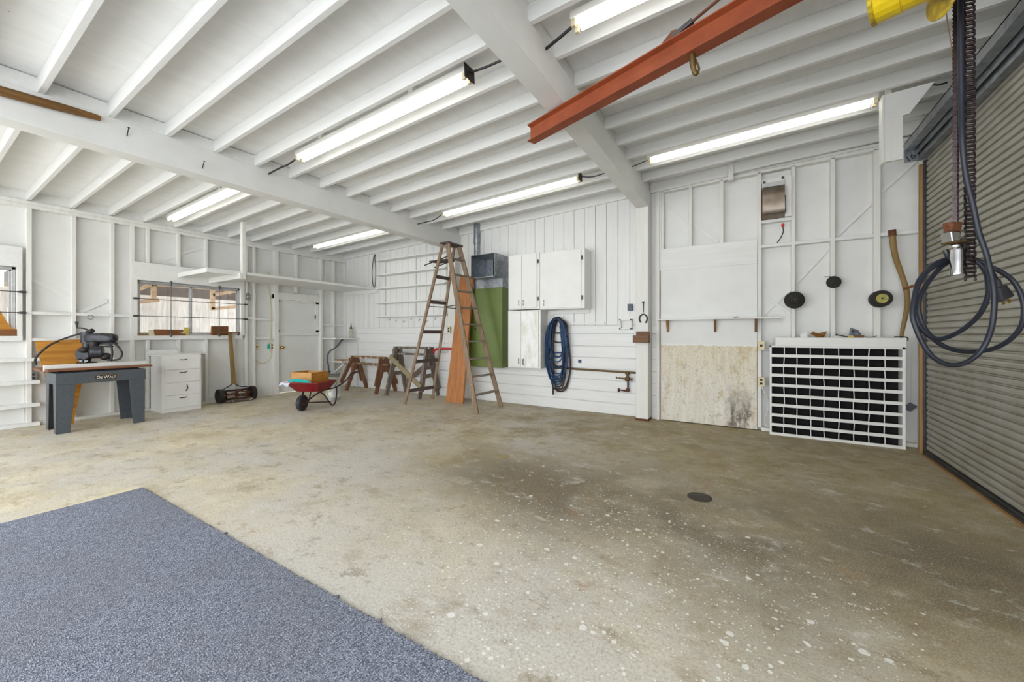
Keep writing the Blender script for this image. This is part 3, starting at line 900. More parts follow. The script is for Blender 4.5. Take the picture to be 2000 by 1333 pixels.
one('conduit', MB().tube([(-8.43, 5.95, 1.14), (-8.43, 5.9, 1.10), (-8.43, 5.82, 1.0), (-8.43, 5.72, .92), (-8.42, 5.62, .88), (-8.42, 5.54, .78), (-8.42, 5.53, .64), (-8.42, 5.56, .5), (-8.42, 5.57, .30), (-8.42, 5.57, .03)], .017, 10, 6), M['dry_gun'], 'curving grey flexible conduit under the corner shelf', 'conduit', loc=(-8.4, 5.8, 1.1), smooth=True)

# outlets, switches and cables on the left wall
def plate_box(name, c, sx, sy, sz, mat, label, cat, face, holes=0):
    """wall box: face is 'x' (left wall) or 'y' (back wall)"""
    t = thing(name, c, label, cat)
    x, y, z = c
    if face == 'x':
        build('box', mbx(x, y - sy / 2, z - sz / 2, x + sx, y + sy / 2, z + sz / 2), mat, t, bevel=.004)
        for i in range(holes):
            zz = z + (i - (holes - 1) / 2) * sz * .42
            build('socket', mbx(x + sx - .001, y - sy * .2, zz - sz * .12, x + sx + .003, y + sy * .2, zz + sz * .12), M['iron'], t)
    else:
        build('box', mbx(x - sx / 2, y - sy, z - sz / 2, x + sx / 2, y, z + sz / 2), mat, t, bevel=.004)
        for i in range(holes):
            zz = z + (i - (holes - 1) / 2) * sz * .42
            build('socket', mbx(x - sx * .2, y - sy - .003, zz - sz * .12, x + sx * .2, y - sy + .001, zz + sz * .12), M['iron'], t)
    return t


plate_box('outlet', (XW + .022, 1.165, .68), .06, .07, .11, M['steel'], 'grey metal double outlet on the left wall behind the saw stand', 'outlet', 'x', 2)
plate_box('light_switch', (XW + .001, 4.045, 1.005), .05, .07, .12, M['cream'], 'cream switch box on the left wall between mower and door', 'switch', 'x', 1)
plate_box('outlet', (XW + .001, 4.335, 1.005), .05, .075, .12, M['cream'], 'cream outlet beside the door with a teal plug in it', 'outlet', 'x', 2)
one('plug', mbx(XW + .002, 4.262, .955, XW + .045, 4.294, 1.05), M['teal'], 'teal plug at the cream outlet beside the door', 'plug', loc=(XW, 4.28, 1.0), bevel=.004)
cable([(XW + .01, 4.28, 2.28), (XW + .012, 4.31, 2.05), (XW + .012, 4.33, 1.85), (XS + .01, 4.29, 1.59), (XS + .01, 4.285, 1.52), (XW + .015, 4.335, 1.3), (XS + .01, 4.28, 1.17), (XW + .03, 4.275, 1.05)], .006, M['yellow_wire'], 'yellowed cable hanging down beside the door to the outlet')
cable([(XW + .03, 4.30, .95), (XW + .02, 4.34, .82), (XW + .02, 4.25, .69), (XW + .02, 4.12, .67), (XW + .02, 4.0, .76)], .006, M['yellow_wire'], 'loop of yellowed cable hanging under the outlet beside the door')
cable([(XW + .01, 4.27, 2.55), (XW + .02, 4.285, 2.50), (XW + .02, 4.29, 2.31)], .007, M['yellow_wire'], 'cable stub above the deep shelf over the door')

# ------------------------------------------------------------------ drawer cabinet
dc = thing('drawer_cabinet', (-8.24, 2.655, 0), 'white chest of four drawers standing under the sliding window', 'cabinet')
build('body', mbx(XS + .003, 2.393, 0, -7.965, 2.918, .905), M['gloss_white'], dc, bevel=.004)
build('top', mbx(XS + .003, 2.36, .905, -7.96, 2.905, .925), M['gloss_white'], dc, bevel=.004)
build('splash_board', mbx(XS + .003, 2.35, .925, XS + .02, 2.75, 1.0), M['white_wood'], dc)
for i in range(4):
    z1 = .885 - i * .207
    dw = build('drawer', mbx(-7.97, 2.425, z1 - .199, -7.948, 2.892, z1), M['gloss_white'], dc, bevel=.003)
    if i == 2:
        c0, c1 = Vector((-7.948, 2.70, z1 - .145)), Vector((-7.948, 2.712, z1 - .045))
    else:
        c0, c1 = Vector((-7.948, 2.615, z1 - .043)), Vector((-7.948, 2.712, z1 - .038))
    o_ = Vector((.022, 0, 0)); mid = (c0 + c1) / 2 + o_ + (Vector((0, 0, -.004)) if i != 2 else Vector((0, .008, 0)))
    build('handle', MB().tube([c0, c0 * .8 + c1 * .2 + o_ * .8, mid, c0 * .2 + c1 * .8 + o_ * .8, c1], .006, 8, 5), M['iron'], dw, smooth=True)

# ------------------------------------------------------------------ radial arm saw on its stand
st = thing('saw_stand', (-7.72, 1.6, 0), 'grey metal four-legged stand carrying the radial arm saw', 'stand')
SX0, SX1, SY0, SY1 = -8.0, -7.44, 1.205, 2.045
def leg(cx, cy, sx, sy):
    """splayed sheet metal corner leg: cx, cy corner; sx, sy point into the stand"""
    m = MB(); t = .006
    wt, wb_ = .17, .12
    zt, z0 = .635, 0.0
    for (dx, dy) in ((sx, 0), (0, sy)):
        a = Vector((cx, cy, 0)); u = Vector((dx, dy, 0)); n = Vector((0 if dx else sx, 0 if dy else sy, 0)) * t
        p = [a, a + u * wb_, a + u * wt + Vector((0, 0, zt)), a + Vector((0, 0, zt))]
        m.prism(p, n)
    return m


for cx, sx in ((SX0, 1), (SX1, -1)):
    for cy, sy in ((SY0, 1), (SY1, -1)):
        build('leg', leg(cx, cy, sx, sy), M['hammer_grey'], st, bevel=.002)
ap = MB()
ap.box(SX0 - .008, SY0 - .008, .62, SX0 + .004, SY1 + .008, .765); ap.box(SX1 - .004, SY0 - .008, .62, SX1 + .008, SY1 + .008, .765)
ap.box(SX0, SY0 - .008, .62, SX1, SY0 + .004, .765); ap.box(SX0, SY1 - .004, .62, SX1, SY1 + .008, .765)
ap.box(SX0, SY0, .755, SX1, SY1, .765)
build('apron', ap, M['hammer_grey'], st, bevel=.006)
bd = build('badge', mbx(SX1 + .008, 1.541, .655, SX1 + .011, 1.756, .718), M['oldbrass'], st, bevel=.001)
build('badge_field', mbx(SX1 + .011, 1.547, .661, SX1 + .0125, 1.750, .712), M['badge'], bd)
build('crest', MB().lathe([(.021, 0), (.021, .0035), (.017, .004), (.016, .0025)], (SX1 + .0095, 1.648, .722), (1, 0, 0), 20), M['oldbrass'], bd)
text('lettering', 'De', M['white_label'], bd, (SX1 + .0135, 1.585, .685), .052, (0, 1, 0), (0, 0, 1), ext=.0008, bold=.012, small=(1,))
text('lettering', 'Walt', M['white_label'], bd, (SX1 + .0135, 1.684, .685), .052, (0, 1, 0), (0, 0, 1), ext=.0008, bold=.012, small=(1, 2, 3))
tb = thing('saw_table', (-7.8, 1.62, .785), 'worn brown board table top lying on the saw stand, with a pale fence', 'table top')
build('table_board', mbx(-8.10, 1.11, .79, -7.665, 2.14, .818), M['oak_top'], tb, bevel=.004)
build('table_board', mbx(-7.64, 1.14, .79, -7.47, 2.14, .818), M['oak_top'], tb, bevel=.004)
lab(build('fence', mbx(-7.664, 1.13, .79, -7.642, 2.11, .868), M['white_wood'], tb, bevel=.002), 'pale wooden fence strip')
for x in (-7.95, -7.55):
    build('spacer', mbx(x - .02, 1.22, .765, x + .02, 2.0, .79), M['iron'], tb)
D5 = 5.52
S = lambda px, py, d=0.0: at(px, py, D5 + d)
sw = thing('radial_arm_saw', (-8.0, 1.58, .818), 'old dark radial arm saw with crank handle standing on the brown table', 'saw')
UP = Vector((0, 0, 1))
armd = (Vector((-7.70, 1.82, 0)) - Vector((-8.0, 1.58, 0))).normalized()
armn = Vector((-armd.y, armd.x, 0))
build('column', MB().cyl((-8.0, 1.58, .82), (-8.0, 1.58, 1.26), .042, n=18).cyl((-8.0, 1.58, 1.14), (-8.0, 1.58, 1.29), .062, n=18), M['saw_grey'], sw, smooth=True)
build('column_base', MB().box(-8.09, 1.49, .819, -7.91, 1.67, .87), M['saw_dark'], sw, bevel=.01)
arm_c = Vector((-7.865, 1.69, 1.205))
build('arm', MB().blob(arm_c, .205, .075, .072, armd, armn, UP, 22, 12, .62), M['saw_grey'], sw, smooth=True)
build('arm_track', MB().beam(arm_c - armd * .14 + Vector((0, 0, -.07)), arm_c + armd * .18 + Vector((0, 0, -.075)), .09, .03), M['saw_dark'], sw, bevel=.004)
build('arm_latch', MB().tube([S(198, 653, -.1), S(210, 655, -.1), S(222, 659, -.1)], .016, 8, 4), M['saw_dark'], sw, smooth=True)
ck = build('crank', MB().tube([S(178, 648), S(170, 644), S(160, 641.5), S(150, 641)], .009, 8, 5).cyl(S(171, 650), S(181, 646), .03, n=14), M['saw_dark'], sw, smooth=True)
build('crank_handle', MB().lathe([(.008, 0), (.011, .03), (.016, .06), (.02, .085), (.012, .095)], S(150, 641), (0, 0, 1), 14), M['saw_grey'], ck, smooth=True)
build('yoke', MB().cyl(S(184, 668, -.05), S(184, 690, -.05), .05, n=16).box(*(S(176, 676, -.02)), *(S(199, 700, .08))), M['saw_dark'], sw, bevel=.008)
mt = MB().cyl(S(178, 688, -.12), S(202, 688, -.05), .085, n=24).cyl(S(174, 688, -.13), S(178, 688, -.12), .06, n=20)
build('motor', mt, M['saw_grey'], sw, smooth=True, bevel=.01)
build('motor_end', MB().blob(S(207, 697, -.03), .065, .06, .052, p=.8), M['saw_dark'], sw, smooth=True)
gd = MB()
gp = [(145, 694), (147, 686), (152, 681), (160, 680), (170, 683), (174, 690), (172, 699), (165, 705), (156, 702), (150, 705)]
gd.prism([S(x, y, -.13) for x, y in gp], V_ * .08)
build('blade_guard', gd, M['saw_grey'], sw, bevel=.012)
build('guard_cap', MB().blob(S(163, 684, -.15), .085, .05, .04, p=.9), M['saw_dark'], sw, smooth=True)
build('blade', MB().lathe([(.0, 0), (.085, 0), (.085, .003), (.0, .003)], S(163, 697, -.09), V_, 28), M['steel'], sw)
build('kickback_rod', MB().cyl(S(162, 702, -.16), S(162, 711.5, -.16), .012, n=10), M['iron'], sw, smooth=True)
build('yoke_handle', MB().tube([S(195, 677, -.06), S(207, 677, -.1), S(220, 677, -.12)], .011, 8, 4, radii=[.007, .008, .015, .012]), M['saw_dark'], sw, smooth=True)
build('power_cable', MB().tube([S(166, 651, .05), S(150, 654, .06), S(120, 664, .08), (onx(95, 676, -8.15)), (onx(76, 692, -8.16)), (onx(69, 703, -8.16)), (onx(70, 713, -8.16))], .0125, 8, 6), M['rubber'], sw, smooth=True)
build('power_cable', MB().tube([S(221, 671, -.1), S(231, 678, -.1), S(238, 690, -.1), S(234, 701, -.1), S(222, 704, -.1), S(210, 703.5, -.08)], .0125, 8, 6), M['rubber'], sw, smooth=True)
build('power_cable', MB().tube([S(213, 671, -.12), S(218, 680, -.12), S(219, 694, -.12), S(216, 706, -.12)], .0125, 8, 6), M['rubber'], sw, smooth=True)
# plywood leaning between stand and wall
q = [Vector((-8.125, 1.33, .004)), Vector((-8.125, 1.475, .004)), Vector((-8.395, 1.70, 1.19)), Vector((-8.395, 1.165, 1.158))]
nrm = (q[1] - q[0]).cross(q[3] - q[0]).normalized()
one('plywood_board', MB().prism(q, nrm * .014), M['ply'], 'yellow plywood board leaning against the left wall behind the saw', 'board', loc=(-8.12, 1.4, 0))

# things on the window sills
tri = [Vector((XS - .06, .3, 1.241)), Vector((XS - .06, 1.018, 1.241)), Vector((XS - .06, 1.018, 1.33)), Vector((XS - .06, .975, 1.34)), Vector((XS - .06, .88, 1.585)), Vector((XS - .06, .55, 2.0)), Vector((XS - .06, .3, 2.0))]
wedge = thing('wooden_bracket', (XS - .04, .7, 1.24), 'orange brown wooden board standing in the window cut by the left edge of the photo', 'board')
build('board', MB().prism(tri, (.03, 0, 0)), M['ply'], wedge)
lab(build('foot', mbx(XS - .028, .3, 1.241, XS + .004, 1.018, 1.325), M['brown_y'], wedge), 'dark brown foot strip')
sx = XS - .058
def sill(name, ply, dx, mat, label, cat, x0=sx):
    P = [Vector((x0, *onx(px, py, XS - .03).yz)) for px, py in ply]
    for p in P: p.z = max(p.z, 1.2375)
    return one(name, MB().prism(P, (dx, 0, 0)), mat, label, cat, loc=(x0, P[0].y, 1.2375))


sill('wooden_box', [(412, 657), (445, 657), (445, 637.5), (413.5, 637.5)], .05, M['brown'], 'brown wooden block on the sill behind the mower handle', 'block')
sill('wood_scrap', [(302, 657), (364, 657), (361, 652.5), (346, 651), (358, 649), (358, 644.5), (303, 643.5), (300, 645.5)], .035, M['brown_y'], 'curved brown wood scrap lying on the window sill', 'scrap')
sill('small_carton', [(361, 657), (370.5, 657), (370.5, 640), (361, 640)], .03, M['yellow_card'], 'small greenish yellow carton on the window sill', 'carton', x0=sx - .02)
sill('white_block', [(291, 657), (302, 657), (303, 645), (291, 645)], .04, M['backing'], 'cream block on the sill left of the wood scrap', 'block', x0=sx - .01)
sill('sill_strip', [(269, 657), (290, 657), (290, 652), (269, 652)], .03, M['stick'], 'short tan strip at the left end of the window sill', 'strip')

# ------------------------------------------------------------------ push reel mower
mw = thing('reel_mower', (-8.24, 3.56, 0), 'old push reel mower with wooden handle leaning against the left wall', 'mower')
Wc = [Vector((-8.24, 3.30, .128)), Vector((-8.24, 3.84, .128))]
for c, s in ((Wc[0], -1), (Wc[1], 1)):
    w = MB().lathe([(.0, -.03), (.03, -.03), (.095, -.02), (.105, -.035), (.126, -.035), (.128, 0), (.126, .035), (.105, .035), (.095, .015), (.03, .02), (.0, .02)], c, (0, s, 0), 32)
    build('wheel', w, M['iron'], mw, smooth=True)
rl = MB()
rc0, rc1 = Wc[0] + Vector((-.0, .04, .0)), Wc[1] + Vector((0, -.04, 0))
rl.cyl(rc0, rc1, .012, n=10)
for k in range(5):
    pts = []
    for i in range(9):
        u = i / 8; a = 2 * PI * k / 5 + u * 1.7
        pts.append(rc0.lerp(rc1, u) + Vector((math.cos(a) * .075, 0, math.sin(a) * .075)))
    for a_, b_ in zip(pts, pts[1:]):
        rl.beam(a_, b_, .022, .006, up=(a_ - rc0.lerp(rc1, .5)))
for u in (.1, .5, .9):
    c = rc0.lerp(rc1, u); rl.lathe([(.0, 0), (.07, 0), (.07, .004), (.0, .004)], c, (0, 1, 0), 18)
build('cutting_reel', rl, M['rust'], mw)
build('tie_bar', MB().cyl((-8.20, 3.33, .22), (-8.20, 3.81, .22), .011, n=10).cyl((-8.30, 3.33, .03), (-8.30, 3.81, .03), .014, n=10), M['iron'], mw, smooth=True)
build('roller', MB().cyl((-8.12, 3.36, .028), (-8.12, 3.80, .028), .027, n=18), M['greywood_x'], mw, smooth=True)
for y_ in (3.34, 3.80):
    build('side_bracket', MB().beam((-8.12, y_, .03), (-8.24, y_, .13), .03, .01, up=(0, 1, 0)), M['iron'], mw)
build('fork', MB().tube([(-8.24, 3.34, .15), (-8.25, 3.36, .24), (-8.27, 3.45, .29), (-8.29, 3.52, .33), (-8.29, 3.53, .40)], .009, 8, 6).tube([(-8.24, 3.80, .15), (-8.25, 3.77, .24), (-8.27, 3.64, .27), (-8.29, 3.56, .33), (-8.29, 3.555, .40)], .009, 8, 6), M['iron'], mw, smooth=True)
hd = build('handle', MB().beam((-8.285, 3.542, .33), (-8.40, 3.525, 1.30), .075, .04, up=(1, 0, 0), w1=.055), M['stick'], mw, bevel=.006)
build('grip', MB().cyl((-8.375, 3.345, 1.285), (-8.375, 3.68, 1.285), .014, n=12), M['brown_y'], hd, smooth=True)

# ------------------------------------------------------------------ wheelbarrow and its load
BO = Vector((-6.293, 3.684, 0)); A_ = Vector((-.43, .903, 0)); Rr_ = Vector((.903, .43, 0))
def bp(a, r, z): return BO + A_ * a + Rr_ * r + UP * z
wbw = thing('wheelbarrow', BO, 'red wheelbarrow with a wooden box in its tray standing before the door', 'wheelbarrow')
tr = MB()
rim = [(-.06, -.20), (-.02, -.30), (.33, -.325), (.60, -.25), (.66, -.15), (.66, .15), (.60, .25), (.33, .325), (-.02, .30), (-.06, .20)]
bot = [(.09, -.12), (.12, -.19), (.33, -.21), (.50, -.18), (.54, -.1), (.54, .1), (.50, .18), (.33, .21), (.12, .19), (.09, .12)]
n = len(rim); zr, zbm, th = .462, .30, .006
vs = [bp(a, r, zr - .03 * (a > .5)) for a, r in rim] + [bp(a, r, zbm) for a, r in bot]
vs += [bp(a * .985 + .006, r * .975, zr + .002 - .03 * (a > .5)) for a, r in rim] + [bp(a, r * .97, zbm + th) for a, r in bot]
fs = [(i, (i + 1) % n, n + (i + 1) % n, n + i) for i in range(n)] + [tuple(range(n, 2 * n))]
fs += [(2 * n + i, 3 * n + i, 3 * n + (i + 1) % n, 2 * n + (i + 1) % n) for i in range(n)] + [tuple(range(4 * n - 1, 3 * n - 1, -1))]
fs += [(i, 2 * n + i, 2 * n + (i + 1) % n, (i + 1) % n) for i in range(n)]
tr.add(vs, fs)
ty = build('tray', tr, M['red'], wbw)
build('rim', MB().tube([bp(a, r, zr - .03 * (a > .5)) for a, r in rim], .008, 8, 4, closed=True), M['red'], ty, smooth=True)
wl_ = build('wheel', MB().lathe([(.0, -.03), (.06, -.032), (.075, -.02), (.10, -.034), (.122, -.03), (.13, -.012), (.13, .012), (.122, .03), (.10, .034), (.075, .02), (.06, .032), (.0, .03)], bp(0, 0, .131), Rr_, 32), M['rubber'], wbw, smooth=True)
build('hub', MB().lathe([(.062, -.03), (.04, -.036), (.012, -.05), (.012, .05), (.04, .036), (.062, .03)], bp(0, 0, .131), Rr_, 18), M['frame_brown'], wl_, smooth=True)
fm = MB()
for s in (-1, 1):
    fm.tube([bp(0, .06 * s, .131), bp(.12, .09 * s, .20), bp(.30, .16 * s, .285), bp(.60, .23 * s, .31), bp(.86, .28 * s, .40), bp(1.04, .285 * s, .505), bp(1.27, .285 * s, .52)], .013, 10, 6)
    fm.tube([bp(.24, .15 * s, .285), bp(.32, .20 * s, .20), bp(.42, .24 * s, .05), bp(.48, .25 * s, .014), bp(.55, .255 * s, .05), bp(.60, .25 * s, .18), bp(.62, .24 * s, .30)], .012, 10, 6)
    fm.tube([bp(.0, .06 * s, .131), bp(.2, .13 * s, .11), bp(.44, .235 * s, .075)], .010, 8, 4)
build('frame', fm, M['frame_brown'], wbw, smooth=True)
for s in (-1, 1):
    build('grip', MB().tube([bp(1.14, .285 * s, .512), bp(1.21, .285 * s, .517), bp(1.29, .285 * s, .521)], .018, 10, 3), M['rubber'], wbw, smooth=True)
bx = thing('wooden_drawer_box', bp(.3, .02, .308), 'open pine drawer box lying in the red wheelbarrow', 'box')
Xb = Vector((math.cos(math.radians(105)), math.sin(math.radians(105)), 0)); Yb = Vector((-Xb.y, Xb.x, 0))
def bxp(u, v, z): return Vector((-6.275, 3.84, .41)) + Xb * u + Yb * v + UP * z
WU, WV, HB = .38, .45, .20
for nm, (u0, v0, u1, v1) in (('front', (0, 0, WU, .014)), ('back', (0, WV - .014, WU, WV)), ('side', (0, 0, .014, WV)), ('side', (WU - .014, 0, WU, WV))):
    build(nm, MB().hexa([bxp(u0, v0, .0), bxp(u1, v0, .0), bxp(u1, v1, .0), bxp(u0, v1, .0), bxp(u0, v0, HB), bxp(u1, v0, HB), bxp(u1, v1, HB), bxp(u0, v1, HB)]), M['ply' if nm != 'side' else 'boxwood'], bx)
build('bottom', MB().hexa([bxp(0, 0, .002), bxp(WU, 0, .002), bxp(WU, WV, .002), bxp(0, WV, .002), bxp(0, 0, .012), bxp(WU, 0, .012), bxp(WU, WV, .012), bxp(0, WV, .012)]), M['boxwood'], bx)
tl = MB()
for i, (z_, sh) in enumerate(((.478, 0), (.492, .02), (.506, .045))):
    tl.tube([bp(-.01, -.23 + sh, z_), bp(-.02, -.10 + sh, z_ + .012), bp(-.03, .04, z_ - .006), bp(-.02, .17 - sh, z_ - .016)], .013, 8, 5)
one('hose_roll', tl, M['teal'], 'flattened teal hose lying on the front of the wheelbarrow tray', 'hose', loc=bp(0, -.1, .48), smooth=True)
ct = MB()
g = [[bp(-.10 + .02 * math.sin(i * 1.7), -.34 + i * .04, .40 + .05 * math.sin(i * .9)), bp(-.085, -.345 + i * .042, .455), bp(-.05, -.33 + i * .045, .476 + .006 * math.sin(i * 2.1)), bp(.02, -.30 + i * .045, .487 - .004 * i), bp(.09, -.27 + i * .04, .47)] for i in range(5)]
vs = [p for row in g for p in row]
ct.add(vs, [(i * 5 + j, i * 5 + j + 1, (i + 1) * 5 + j + 1, (i + 1) * 5 + j) for i in range(4) for j in range(4)])
rg = one('rag', ct, M['cloth'], 'pale blue and white rag draped over the front corner of the wheelbarrow', 'rag', loc=bp(-.08, -.3, .46), smooth=True)
sm_ = rg.modifiers.new('thickness', 'SOLIDIFY'); sm_.thickness = .008
ss_ = rg.modifiers.new('soft', 'SUBSURF'); ss_.levels = 2; ss_.render_levels = 2

pc = thing('tin_drum', (-6.83, 4.60, 0), 'tall white printed tin with silver rims standing behind the wheelbarrow', 'tin')
build('body', MB().lathe([(.128, 0), (.132, .004), (.132, .02), (.128, .026), (.128, .47), (.132, .476), (.132, .498), (.124, .5), (.12, .485), (.0, .485)], (-6.83, 4.60, 0), n=36), M['can'], pc, smooth=True)
build('lid_ring', MB().tube([(-6.83 + .128 * math.cos(t * PI / 8), 4.60 + .128 * math.sin(t * PI / 8), .5) for t in range(16)], .006, 8, 3, closed=True), M['dark_steel'], pc, smooth=True)

# ------------------------------------------------------------------ saw horses, two stacked pairs
def sawhorse(cx, cy, zbase, L, h, splay, tilt, wood_r, wood_l, label, group, extra=None):
    t = thing('sawhorse', (cx, cy, zbase), label, 'sawhorse', group)
    zt = zbase + h
    build('top_rail', mbx(cx - L / 2, cy - .045, zt - .04, cx + L / 2, cy + .045, zt), wood_r, t, bevel=.004)
    for sx_ in (-1, 1):
        xt = cx + sx_ * (L / 2 - .10)
        for sy_ in (-1, 1):
            top = Vector((xt, cy + sy_ * .05, zt - .02)); foot = Vector((xt + sx_ * tilt, cy + sy_ * splay, zbase))
            build('leg', MB().beam(foot, top, .085, .038, up=(sx_ * 1.0, 0, 0)), wood_l, t, bevel=.003)
        z_ = zt - .17
        y_ = splay * .30
        build('gusset', mbx(xt + sx_ * .02, cy - .05 - y_, z_, xt + sx_ * .045, cy + .05 + y_, z_ + .13), wood_l, t)
    if extra:
        extra(t)
    return t


sawhorse(-7.19, 5.77, 0, 1.12, .615, .27, .03, M['fir_x'], M['fir'], 'brown sawhorse standing on the floor under its twin beside the low corner shelf', 'brown sawhorses')
sawhorse(-7.265, 5.765, .165, 1.14, .60, .285, .12, M['fir_x'], M['fir'], 'brown sawhorse stacked on top of its twin by the back left corner', 'brown sawhorses')
def lower_x(t):
    y0 = 5.77 - .22
    build('cross_brace', MB().beam((-6.34, y0, .80), (-5.42, y0 - .05, .24), .10, .022, up=(0, 1, 0)), M['greenwood'], t, bevel=.002)
    build('cross_brace', MB().beam((-5.50, 5.98, .78), (-6.36, 6.0, .22), .09, .022, up=(0, 1, 0)), M['greywood'], t, bevel=.002)
def lower_ends(t):
    lower_x(t)
    for x in (-6.40, -5.42):
        for z_, w in ((.40, .17), (.56, .13)):
            build('end_slat', mbx(x - .012, 5.77 - w, z_, x + .012, 5.77 + w, z_ + .075), M['greywood'], t)


sawhorse(-5.92, 5.77, 0, 1.06, .87, .27, .03, M['greywood_x'], M['greywood'], 'grey weathered sawhorse with cross braces standing on the floor under its twin', 'grey sawhorses', lower_ends)
sawhorse(-5.90, 5.77, .15, 1.06, .85, .235, .05, M['greywood_x'], M['greywood'], 'grey weathered sawhorse stacked on top behind the ladder', 'grey sawhorses')

# ------------------------------------------------------------------ step ladder
ld = thing('step_ladder', (-4.5, 5.31, 0), 'tall paint-spotted wooden step ladder standing open before the back wall', 'ladder')
ZC = 2.84
TF = [Vector((-4.455, 5.165, ZC - .02)), Vector((-4.455, 5.475, ZC - .02))]
FF = [Vector((-3.69, 4.965, 0)), Vector((-3.665, 5.635, 0))]
TB = [Vector((-4.565, 5.16, ZC - .02)), Vector((-4.565, 5.47, ZC - .02))]
FB = [Vector((-5.31, 4.99, 0)), Vector((-5.265, 5.66, 0))]
for a_, b_ in zip(FF, TF):
    build('front_rail', MB().beam(a_, b_, .028, .085, up=(1, 0, 0)), M['ladder'], ld, bevel=.004)
for a_, b_ in zip(FB, TB):
    build('rear_rail', MB().beam(a_, b_, .026, .055, up=(1, 0, 0)), M['ladder'], ld, bevel=.004)
build('top_cap', mbx(-4.60, 5.12, ZC - .02, -4.40, 5.52, ZC + .01), M['darkstep'], ld, bevel=.005)
for k in range(1, 10):
    z_ = k * .285; u = z_ / (ZC - .02)
    a_, b_ = FF[0].lerp(TF[0], u), FF[1].lerp(TF[1], u)
    build('step', MB().beam(a_ + Vector((-.0, .012, 0)), b_ - Vector((0, .012, 0)), .095, .022), M['ladder_step'], ld, bevel=.004)
for z_ in (.24, .77, 1.30, 1.83, 2.27):
    u = z_ / (ZC - .02)
    build('rung', MB().beam(FB[0].lerp(TB[0], u), FB[1].lerp(TB[1], u), .022, .06), M['darkstep'], ld, bevel=.004)
u = 1.75 / (ZC - .02)
for i in (0, 1):
    a_, b_ = FF[i].lerp(TF[i], u), FB[i].lerp(TB[i], u)
    mid = (a_ + b_) / 2 - Vector((0, 0, .03))
    build('spreader', MB().cyl(a_, mid, .007, n=8).cyl(mid, b_, .007, n=8), M['iron'], ld)
build('pail_shelf', mbx(-4.93, 5.21, 2.555, -4.53, 5.44, 2.575), M['darkstep'], ld, bevel=.003)
for y_ in (5.19, 5.45):
    build('shelf_arm', MB().cyl((-5.02, y_, 2.50), (-4.40, y_, 2.62), .010, n=8), M['iron'], ld, smooth=True)

# ------------------------------------------------------------------ leaning board, heater, pipe
q = [Vector((-4.85, 5.56, .003)), Vector((-4.43, 5.54, .003)), Vector((-4.385, 5.80, 2.335)), Vector((-4.70, 5.80, 2.345))]
nn = (q[1] - q[0]).cross(q[3] - q[0]).normalized()
lb = one('leaning_board', MB().prism(q, -nn * .04 if nn.y < 0 else nn * .04), M['orange'], 'wide orange brown board leaning on the wall between ladder and green heater', 'board', loc=(-4.64, 5.55, 0), bevel=.003)
ht = thing('wall_heater', (-4.1, 6.06, .66), 'green sheet metal heater cabinet with galvanised duct hood on the back wall', 'heater')
build('cabinet', mbx(-4.52, 5.842, .655, -3.775, 6.055, 2.10), M['green'], ht, bevel=.004)
build('knockout', MB().cyl((-4.365, 5.838, 1.36), (-4.365, 5.844, 1.36), .017, n=16), M['dark'], ht)
x0, x1, y0, y1, z0, z1 = -4.285, -3.775, 5.60, 6.055, 2.262, 2.668
hm = MB(); w_ = .006
hm.box(x0, y0, z0, x1, y1, z0 + w_).box(x0, y0, z1 - w_, x1, y1, z1).box(x0, y0, z0, x0 + w_, y1, z1).box(x1 - w_, y0, z0, x1, y1, z1).box(x0, y1 - w_, z0, x1, y1, z1)
hm.box(-3.94, 5.78, z0, -3.934, y1, z1 - .05)
build('duct_hood', hm, M['steel'], ht)
build('hood_lip', mbx(x0 - .004, y0 - .006, z0 - .006, x1 - .02, y0 + .02, z0 + .006), M['steel'], ht)
build('transition', MB().prism([(-4.40, 5.852, 2.10), (-3.775, 5.852, 2.10), (-3.775, 5.852, 2.268), (-4.40, 5.852, 2.268)], (0, .2, 0)), M['steel'], ht)
build('flue_pipe', MB().cyl((-4.455, 6.0, 2.1), (-4.455, 6.0, 3.02), .052, n=24).cyl((-4.455, 6.0, 2.98), (-4.448, 6.0, zb(-4.4) + .12), .06, n=24), M['steel'], ht, smooth=True)
one('pry_bar', MB().tube([(-5.40, 5.82, .88), (-5.36, 5.82, .935), (-5.28, 5.82, .965), (-5.1, 5.83, .975), (-4.8, 5.85, .975)], .02, 10, 5, radii=[.008, .022, .026, .022, .02]), M['redplastic'], 'red curved handle sticking out behind the orange brown board', 'handle', loc=(-5.1, 5.83, .97), smooth=True)
plate_box('outlet', (-5.05, 5.918, 1.345), .075, .04, .12, M['cream'], 'cream metal outlet on the white post behind the ladder', 'outlet', 'y', 2)
cable([(-5.33, 6.05, 1.28), (-5.30, 6.04, 1.1), (-5.38, 6.04, .95), (-5.28, 6.04, .85)], .004, M['wire_white'], 'thin pale wire dangling on the back wall behind the ladder', 'wire', name='wire')

# ------------------------------------------------------------------ wall cabinets
def pull(p, mat=None):
    p = Vector(p)
    return MB().tube([p + Vector((0, 0, .048)), p + Vector((.0, -.018, .035)), p + Vector((.004, -.026, 0)), p + Vector((0, -.018, -.035)), p + Vector((0, 0, -.048))], .006, 8, 5)


